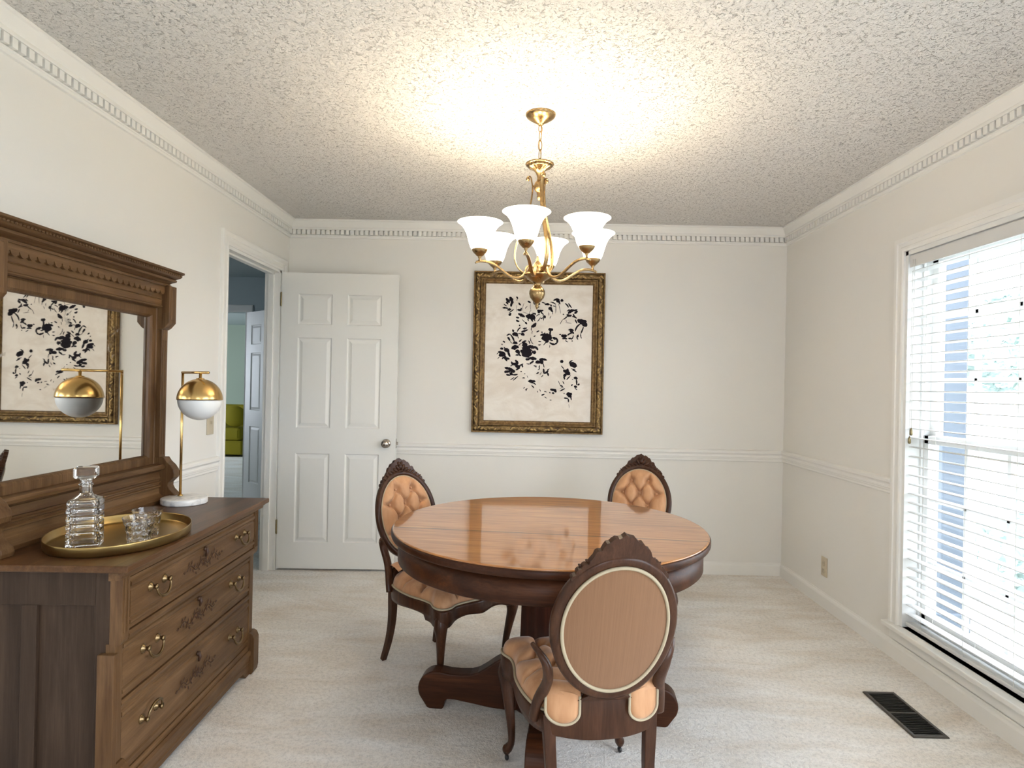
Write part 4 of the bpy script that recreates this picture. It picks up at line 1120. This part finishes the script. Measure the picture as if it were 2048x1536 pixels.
# ================================================================== chandelier
def chandelier():
    cx, cy = .066, 2.653
    t = thing('chandelier', 'brass chandelier with six lit white glass bell shades hanging from the ceiling', 'chandelier', (cx, cy, 0))
    obj('canopy', G().lathe([(.0001, 2.392), (.009, 2.392), (.012, 2.398), (.016, 2.400), (.040, 2.414), (.058, 2.426), (.063, 2.434), (.0635, 2.4395), (.0001, 2.4395)], 48), 'brass', t)
    # chain
    z = 2.392; k = 0
    for i in range(5):
        hh = .026 if i != 0 else .018
        zc = z - hh + (.006 if i else .004)
        pts = []
        for q in range(24):
            a = 2 * PI * q / 24; r = .0085; x = r * cos(a); zz = (hh - .0045) * sin(a) * 1.0
            x = math.copysign(abs(cos(a)) ** .7, cos(a)) * r
            ang = .5 + (PI / 2) * (i % 2)
            pts.append((x * cos(ang), x * sin(ang), zc + zz))
        g = G(); g.tube(pts, .0019, 8, True); obj('chain_link', g, 'brass', t)
        z = zc - hh + .0075
    g = G(); g.tube([(0.002, 0, 2.396), (.006, .003, 2.36), (-.004, -.002, 2.31), (.005, .002, 2.27), (.0, 0, 2.225)], .0016, 6); obj('supply_cord', g, 'gold', t)
    # upper bowl, neck, ball and drop
    g = G(); g.lathe([(.0001, 2.214), (.030, 2.215), (.0585, 2.226), (.0600, 2.229), (.0590, 2.2315), (.0570, 2.229), (.0001, 2.222)][::-1], 8 * 12, flute=(16, .012))
    g.lathe([(.0001, 2.222), (.054, 2.222), (.046, 2.214), (.030, 2.207), (.022, 2.200), (.016, 2.192), (.0105, 2.180), (.0085, 2.168), (.0110, 2.166), (.0085, 2.163), (.012, 2.160), (.0185, 2.150), (.0225, 2.138), (.0215, 2.126), (.015, 2.115), (.0085, 2.109), (.0105, 2.105), (.007, 2.100), (.0095, 2.092), (.007, 2.086), (.0035, 2.078), (.0001, 2.074)], 64, flute=(14, .03))
    obj('crown_bowl', g, 'brass', t)
    g = G()      # loop on the bowl
    g.tube([(.009 * cos(a), 0, 2.236 + .011 * sin(a)) for a in [2 * PI * q / 20 for q in range(20)]], .002, 8, True); obj('loop', g, 'brass', t)
    # three scrolled rods
    for deg in (170, 290, 50):
        a = math.radians(deg)
        P = [(.052, 2.168), (.050, 2.176), (.043, 2.180), (.036, 2.174), (.033, 2.160), (.0285, 2.135), (.0300, 2.100), (.036, 2.060), (.049, 2.010), (.068, 1.960), (.086, 1.915), (.097, 1.870), (.098, 1.835), (.090, 1.805), (.072, 1.782), (.050, 1.772), (.030, 1.775)]
        pp = catmull([Vector((r * cos(a), r * sin(a), z)) for r, z in P], 4, False); m = len(pp)
        g = G(); g.tube(pp, [(.0032, .0098 if i > 10 else .0080) for i in range(m)], 8, up=(cos(a), sin(a), .001), smooth=True)
        g.ball((.049 * cos(a), .049 * sin(a), 2.169), .0085, 10, 6)
        g.ball((.026 * cos(a), .026 * sin(a), 2.138), .004, 8, 5)
        obj('scroll_rod', g, 'brass', t)
    # hub, dish and finials
    g = G(); g.lathe([(.0001, 1.846), (.003, 1.845), (.004, 1.836), (.009, 1.828), (.007, 1.824), (.011, 1.818), (.021, 1.806), (.024, 1.792), (.022, 1.782), (.026, 1.778), (.026, 1.770), (.056, 1.768), (.061, 1.765), (.059, 1.760), (.042, 1.746), (.022, 1.734), (.016, 1.726), (.014, 1.720), (.020, 1.716), (.021, 1.712), (.026, 1.708), (.033, 1.696), (.0335, 1.684), (.029, 1.668), (.018, 1.654), (.010, 1.646), (.0055, 1.638), (.0085, 1.634), (.006, 1.628), (.003, 1.622), (.0001, 1.618)], 64)
    obj('hub', g, 'brass', t)
    # arms, cups, shades
    for k in range(6):
        a = math.radians(18 + 60 * k); R = .252
        d = Vector((cos(a), sin(a), 0))
        P = [(.022, 1.792), (.036, 1.800), (.050, 1.788), (.056, 1.768), (.072, 1.750), (.098, 1.744), (.125, 1.752), (.160, 1.775), (.195, 1.795), (.228, 1.802), (R, 1.800), (.270, 1.794)]
        pp = catmull([Vector((r * d.x, r * d.y, z)) for r, z in P], 4, False); m = len(pp)
        g = G(); g.tube(pp, [(.0042 + .0012 * sin(PI * i / m), .0090) for i in range(m)], 4, up=(0, 0, 1), smooth=False)
        g.tube([(p.x, p.y, p.z + .0042) for p in pp[6:-1]], .0032, 6)
        ar = obj('arm', g, 'brass', t, .0015)
        c = (R * d.x, R * d.y, 0)
        g = G(); g.lathe([(.0001, 1.800), (.010, 1.800), (.008, 1.804), (.0045, 1.808), (.0045, 1.814), (.0080, 1.817), (.0065, 1.820), (.013, 1.824), (.021, 1.832), (.024, 1.835), (.027, 1.838), (.0325, 1.848), (.0335, 1.856), (.0315, 1.856), (.0300, 1.850), (.0001, 1.846)], 32, c)
        obj('cup', g, 'brass', t)
        out = [(.0335, 1.850), (.0400, 1.862), (.0470, 1.885), (.0540, 1.910), (.0640, 1.932), (.0760, 1.948), (.0870, 1.957), (.0930, 1.961)]
        inn = [(r - .0028, z + .001) for r, z in out[::-1]]
        g = G(); g.lathe(out + inn + [(.0001, 1.853)], 48, c); obj('glass_shade', g, 'shade', t)
        g = G(); g.lathe([(.0001, 1.851), (.012, 1.852), (.013, 1.872), (.017, 1.880), (.023, 1.896), (.025, 1.908), (.022, 1.921), (.013, 1.931), (.0001, 1.935)], 20, c); obj('bulb', g, 'bulb', t)
        l = bpy.data.lights.new('bulb_light', 'POINT'); l.energy = LAMP_W; l.color = (1, .84, .62); l.shadow_soft_size = .022
        lo = bpy.data.objects.new('bulb_light', l); C.objects.link(lo); lo.parent = t; lo.location = (c[0], c[1], 1.945)
LAMP_W = 1.0
chandelier()

# ================================================================== framed painting
PAINT = """300,110,355,180,38;370,90,410,200,45;400,190,390,255,30;295,185,330,215,22;250,215,310,255,12;230,290,330,300,22;330,330,385,320,30;355,380,445,310,14;360,430,385,395,32;490,75,515,110,18;510,110,500,150,8;540,190,575,230,22;500,230,490,360,5;520,320,590,325,28;590,290,575,330,20;640,190,620,340,5;620,360,740,385,5;665,300,705,255,8;715,155,760,180,24;770,190,775,320,6;740,385,780,320,5;815,150,830,210,12;840,195,850,215,14;540,400,650,450,40;495,465,545,475,26;500,520,550,540,26;610,500,680,560,8;670,560,700,590,24;560,610,570,630,16;700,440,840,470,70;780,420,840,450,40;720,490,735,530,14;780,500,815,540,18;840,480,855,530,16;810,380,865,385,22;860,385,855,410,16;795,640,870,575,40;800,650,790,720,10;815,720,805,780,8;900,320,1010,322,24;915,330,930,370,36;960,330,1020,400,18;1000,380,1020,520,12;1035,425,1045,470,26;880,440,950,400,12;900,540,960,450,10;960,480,1010,460,14;870,195,940,205,30;900,210,920,270,24;980,170,1050,190,14;1045,215,1130,215,26;1150,215,1170,240,20;1125,285,1165,290,44;1160,300,1190,345,30;1150,165,1250,205,16;1200,230,1240,240,12;1240,200,1245,380,8;1110,360,1115,420,8;1145,480,1165,430,8;1180,300,1195,400,8;1210,130,1320,120,30;1270,140,1320,165,36;1320,160,1330,200,16;1350,135,1385,130,34;1300,180,1350,380,6;1430,185,1495,260,18;1495,180,1560,265,18;1465,330,1515,290,14;1500,370,1600,310,40;1600,320,1660,300,22;1620,370,1665,330,30;1590,380,1660,460,20;1470,400,1550,410,34;1400,490,1490,410,16;1345,580,1395,490,8;1390,390,1410,400,14;1570,430,1650,465,18;1630,490,1665,560,18;1440,550,1560,565,6;1450,490,1470,540,6;1690,500,1830,520,60;1790,510,1840,600,60;1730,570,1635,715,22;1790,630,1740,760,20;1665,830,1690,780,24;1670,840,1690,865,14;1740,760,1760,850,12;1510,690,1600,700,26;1540,710,1600,750,34;1490,790,1570,745,20;1380,800,1465,800,44;1330,780,1360,780,16;1390,860,1480,860,22;1510,850,1560,850,22;1560,870,1600,790,16;1450,890,1500,920,12;1575,895,1585,900,16;1130,685,1195,690,40;1170,700,1160,800,26;970,800,1060,800,30;1020,860,1160,850,90;1040,800,1150,830,90;1080,900,1110,915,50;1050,740,1060,790,10;980,740,1010,740,16;890,740,940,715,16;1150,880,1210,895,16;1210,840,1285,860,34;1280,860,1285,940,26;1150,940,1250,970,24;1250,960,1290,940,20;1100,920,1030,990,12;1150,980,1145,1040,8;930,915,980,920,14;930,985,975,980,14;840,830,870,810,14;630,680,700,665,22;600,745,720,700,24;520,740,580,660,18;430,710,445,740,26;320,820,390,790,18;440,790,520,810,50;520,785,640,790,10;600,790,650,800,36;390,800,470,950,22;340,850,380,910,26;380,910,440,970,8;560,930,605,890,20;450,960,520,965,36;530,810,550,870,10;620,950,690,915,26;550,1010,610,960,10;740,910,760,970,14;780,850,800,930,10;800,930,830,970,10;640,1000,700,990,60;430,1060,540,1040,50;460,1030,480,1080,36;510,1110,560,1150,50;500,1190,550,1190,20;550,1150,600,1200,20;700,1060,720,1180,140;600,1100,650,1160,40;680,1150,740,1220,50;750,1010,860,1040,44;850,1020,920,1080,30;820,1120,875,1130,44;250,930,280,950,22;225,980,235,1000,12;205,1070,250,1075,30;290,1090,360,1120,50;350,1100,390,1220,26;270,1040,300,1080,16;170,1130,270,1150,34;190,1200,280,1180,50;240,1150,290,1190,40;240,1270,290,1230,20;290,1200,330,1300,34;320,1260,375,1265,30;135,1180,170,1140,10;150,1270,190,1230,8;420,1320,440,1380,24;440,1350,540,1350,40;500,1290,545,1340,34;400,1400,440,1380,12"""
PAINT2 = """700,290,760,285,34;760,270,890,280,40;780,360,840,320,24;710,370,800,370,12;960,290,1095,300,30;990,300,1010,360,50;895,345,980,350,44;1030,360,1050,440,12;965,400,965,480,14;850,405,905,415,14;890,410,895,440,16;930,490,970,470,8;505,420,580,430,40;580,410,640,380,22;620,400,635,440,22;510,500,580,460,24;300,460,430,480,36;380,480,480,530,50;295,540,390,530,34;400,560,440,590,34;330,590,400,600,24;450,590,540,580,20;405,690,480,640,12;460,700,550,620,14;1040,470,1045,550,22;1050,550,1130,500,26;1110,530,1135,600,20;1110,500,1155,465,12;905,560,945,535,18;1000,620,1030,580,10;970,580,1000,530,8;755,710,880,710,34;790,720,850,740,20;840,740,900,775,14;815,790,860,835,16;640,650,680,650,14;600,525,620,525,14;670,570,690,570,10;720,600,745,650,6;660,850,690,830,10;700,880,740,850,12;710,900,715,860,8;1185,855,1280,860,34;1240,870,1285,900,34;1165,910,1180,925,16;1215,925,1250,930,22;1015,970,1065,950,20;1060,900,1110,910,10;1070,1000,1120,1030,8;1170,1060,1205,1060,10;975,860,990,900,10;925,890,940,920,8;1370,320,1405,320,40;1375,400,1430,460,12;1530,350,1595,295,18;1560,360,1660,400,60;1580,340,1640,420,50;1570,450,1650,460,12;1600,480,1670,515,18;1430,480,1470,520,30;1480,490,1530,550,60;1500,460,1520,500,30;1440,600,1470,570,40;1435,610,1450,655,24;1490,665,1550,600,16;1540,540,1560,590,10;1630,630,1690,640,30;1670,650,1680,760,20;1640,790,1685,800,30;1705,760,1730,745,26;1585,780,1605,755,16;1645,830,1690,855,12;1595,660,1610,665,10;1330,690,1370,780,8;1370,780,1415,800,18;1415,700,1440,750,12;1365,885,1455,835,18;1360,840,1440,820,6;1510,930,1580,940,50;1520,960,1580,980,36;1480,940,1510,970,14;1440,935,1450,925,12;1570,980,1585,1050,18;1450,1015,1520,1020,20;1520,1030,1530,1090,20;1535,1130,1545,1210,5"""
def painting():
    x0, x1, z0, z1 = -.334, .588, .966, 2.100
    cx, cz = (x0 + x1) / 2, (z0 + z1) / 2; w, h = (x1 - x0) / 2, (z1 - z0) / 2
    t = thing('framed_painting', 'abstract black and cream painting in an ornate antique gold frame on the back wall', 'painting', (cx, D, cz)); 
    fn = lambda x, z, d: (x, -d, z)
    path = [(-w, -h), (-w, h), (w, h), (w, -h)]     # offset + is inwards
    g = G(); g.sweep([(0, .004), (0, .034), (.004, .038), (.009, .038), (.011, .034), (.011, .004)], path, True, fn); obj('frame_edge', g, 'gilt_plain', t)
    g = G(); band = [(.011, .004), (.011, .034), (.017, .042), (.028, .047), (.040, .044), (.047, .036), (.049, .030), (.049, .004)]
    g.sweep(band, path, True, fn, smooth=True); c = obj('carved_band', g, 'gilt_carved', t)
    # carved leaves running along the band
    g = G(); R = random.Random(3)
    def lump(x, z, a, L, w_):
        b = G(); b.ball((0, 0, 0), 1, 8, 6)
        g.add([(x + p.x * L * cos(a) - p.y * w_ * sin(a), -.044 - p.z * .004, z + p.x * L * sin(a) + p.y * w_ * cos(a)) for p in b.v], b.f, True)
    m_ = .030
    for sx in (-1, 1):
        n = 46
        for i in range(n): lump(sx * (w - m_) + .006 * sin(i * 1.7), -h + m_ + (2 * h - 2 * m_) * i / (n - 1), PI / 2 + .7 * sin(i * 1.3), R.uniform(.011, .020), R.uniform(.005, .008))
    for sz in (-1, 1):
        n = 38
        for i in range(n): lump(-w + m_ + (2 * w - 2 * m_) * i / (n - 1), sz * (h - m_) + .006 * sin(i * 1.7), .7 * sin(i * 1.3), R.uniform(.011, .020), R.uniform(.005, .008))
    obj('carving', g, 'gilt_highlight', c)  # lighter gilt than the band: carving highlights put into the colour
    g = G(); g.sweep([(.049, .004), (.049, .030), (.053, .036), (.058, .036), (.062, .028), (.067, .026), (.071, .031), (.076, .030), (.081, .022), (.085, .016), (.085, .004)], path, True, fn); obj('inner_moulding', g, 'gilt_plain', t)
    g = G(); g.box(-w + .075, w - .075, -.013, -.004, -h + .075, h - .075); cv = obj('canvas', g, 'canvas', t)
    # brush marks (canvas coordinates)
    g = G(); yy = -.0136; q = 0
    aw, ah = .365, .475       # half size of the visible canvas
    def P(px, py): return ((px - 980 + 980 - 1075.5) / 210.5 * 2 * (w - .085) , -(py - 706.5) / 268 * 2 * (h - .085))
    for txt, oy in ((PAINT, 590), (PAINT2, 690)):
        for s in txt.split(';'):
            a, b, c_, d, wd = map(float, s.split(','))
            A = Vector(P(980 + a / 9.752, oy + b / 9.752)); B_ = Vector(P(980 + c_ / 9.752, oy + d / 9.752)); wd = wd / 9.752 * .0035 * .80
            v = B_ - A; L = v.length; e = v.normalized(); nn = Vector((-e.y, e.x))
            A = A - e * wd * .5; B_ = B_ + e * wd * .5; L = (B_ - A).length
            n = 9; up = []; dn = []; cv_ = R.uniform(-.12, .12) * L
            for i in range(n + 1):
                k = i / n; ww = wd * (math.sin(PI * min(1, max(0, k * .9 + .06))) ** .55) * R.uniform(.75, 1.2)
                if i in (0, n): ww *= .3
                c0 = A + e * L * k + nn * cv_ * math.sin(PI * k)
                up.append(c0 + nn * ww); dn.append(c0 - nn * ww)
            dy = -.00003 * (q % 20); q += 1
            poly = up + dn[::-1]
            vs = [(p.x, yy + dy, p.y) for p in poly]; m = len(poly)
            g.add(vs, [(i, i + 1, m - 2 - i, m - 1 - i) for i in range(n)])
    obj('brush_marks', g, 'ink', cv)
painting()

# ================================================================== small fittings
def fittings():
    # floor register
    t = thing('floor_register', 'dark brown metal floor register set in the carpet below the window', 'floor vent', (1.578, 2.578, 0), 0)
    a, b = .068, .177
    g = G(); g.sweep([(0, .001), (.0, .004), (.003, .007), (.013, .007), (.015, .003), (.015, .001)], [(-a, -b), (-a, b), (a, b), (a, -b)], True, lambda x, y, d: (x, y, d)); obj('register_frame', g, 'vent', t)
    obj('duct_shade', G().box(-a + .013, a - .013, -b + .013, b - .013, .0005, .0012), 'black', t)  # thin black sheet standing for the shade below the louvres
    g = G(); g.box(-a + .012, a - .012, -.003, .003, .001, .0068); obj('divider', g, 'vent', t)
    g = G(); n = 26
    for i in range(n):
        y = -b + .018 + (2 * b - .036) * i / (n - 1)
        if abs(y) < .006: continue
        m = Matrix.Translation((0, y, .0042)) @ Matrix.Rotation(-1.1, 4, 'X')
        g.box(-a + .013, a - .013, -.0028, .0028, -.0005, .0005, m)
    obj('louvres', g, 'vent', t)
    # power outlet, right wall
    t = thing('power_outlet', 'almond power outlet plate low on the right wall near the far corner', 'outlet', (XR, 3.838, .243))
    obj('cover_plate', G().box(-.006, 0, -.036, .036, -.058, .058), 'almond', t, .003)
    for z in (-.02, .02):
        o = obj('receptacle', G().lathe([(.0001, 0), (.0165, 0), (.0165, .0015), (.0001, .0018)], 20, mtx=Matrix.Translation((-.006, 0, z)) @ Matrix.Rotation(-PI / 2, 4, 'Y')), 'almond', t)
        g = G()
        for y in (-.006, .006): g.box(-.0083, -.0078, y - .001, y + .001, z - .002, z + .007)
        obj('slot', g, 'black', o)
    # light switch, left wall beside the doorway
    t = thing('light_switch', 'almond light switch plate on the left wall behind the lamp globe', 'light switch', (XL, 3.365, 1.06))
    obj('cover_plate', G().box(0, .006, -.036, .036, -.058, .058), 'almond', t, .003)
    g = G(); g.box(.005, .016, -.004, .004, -.001, .014); obj('toggle', g, 'almond', t, .001)
fittings()
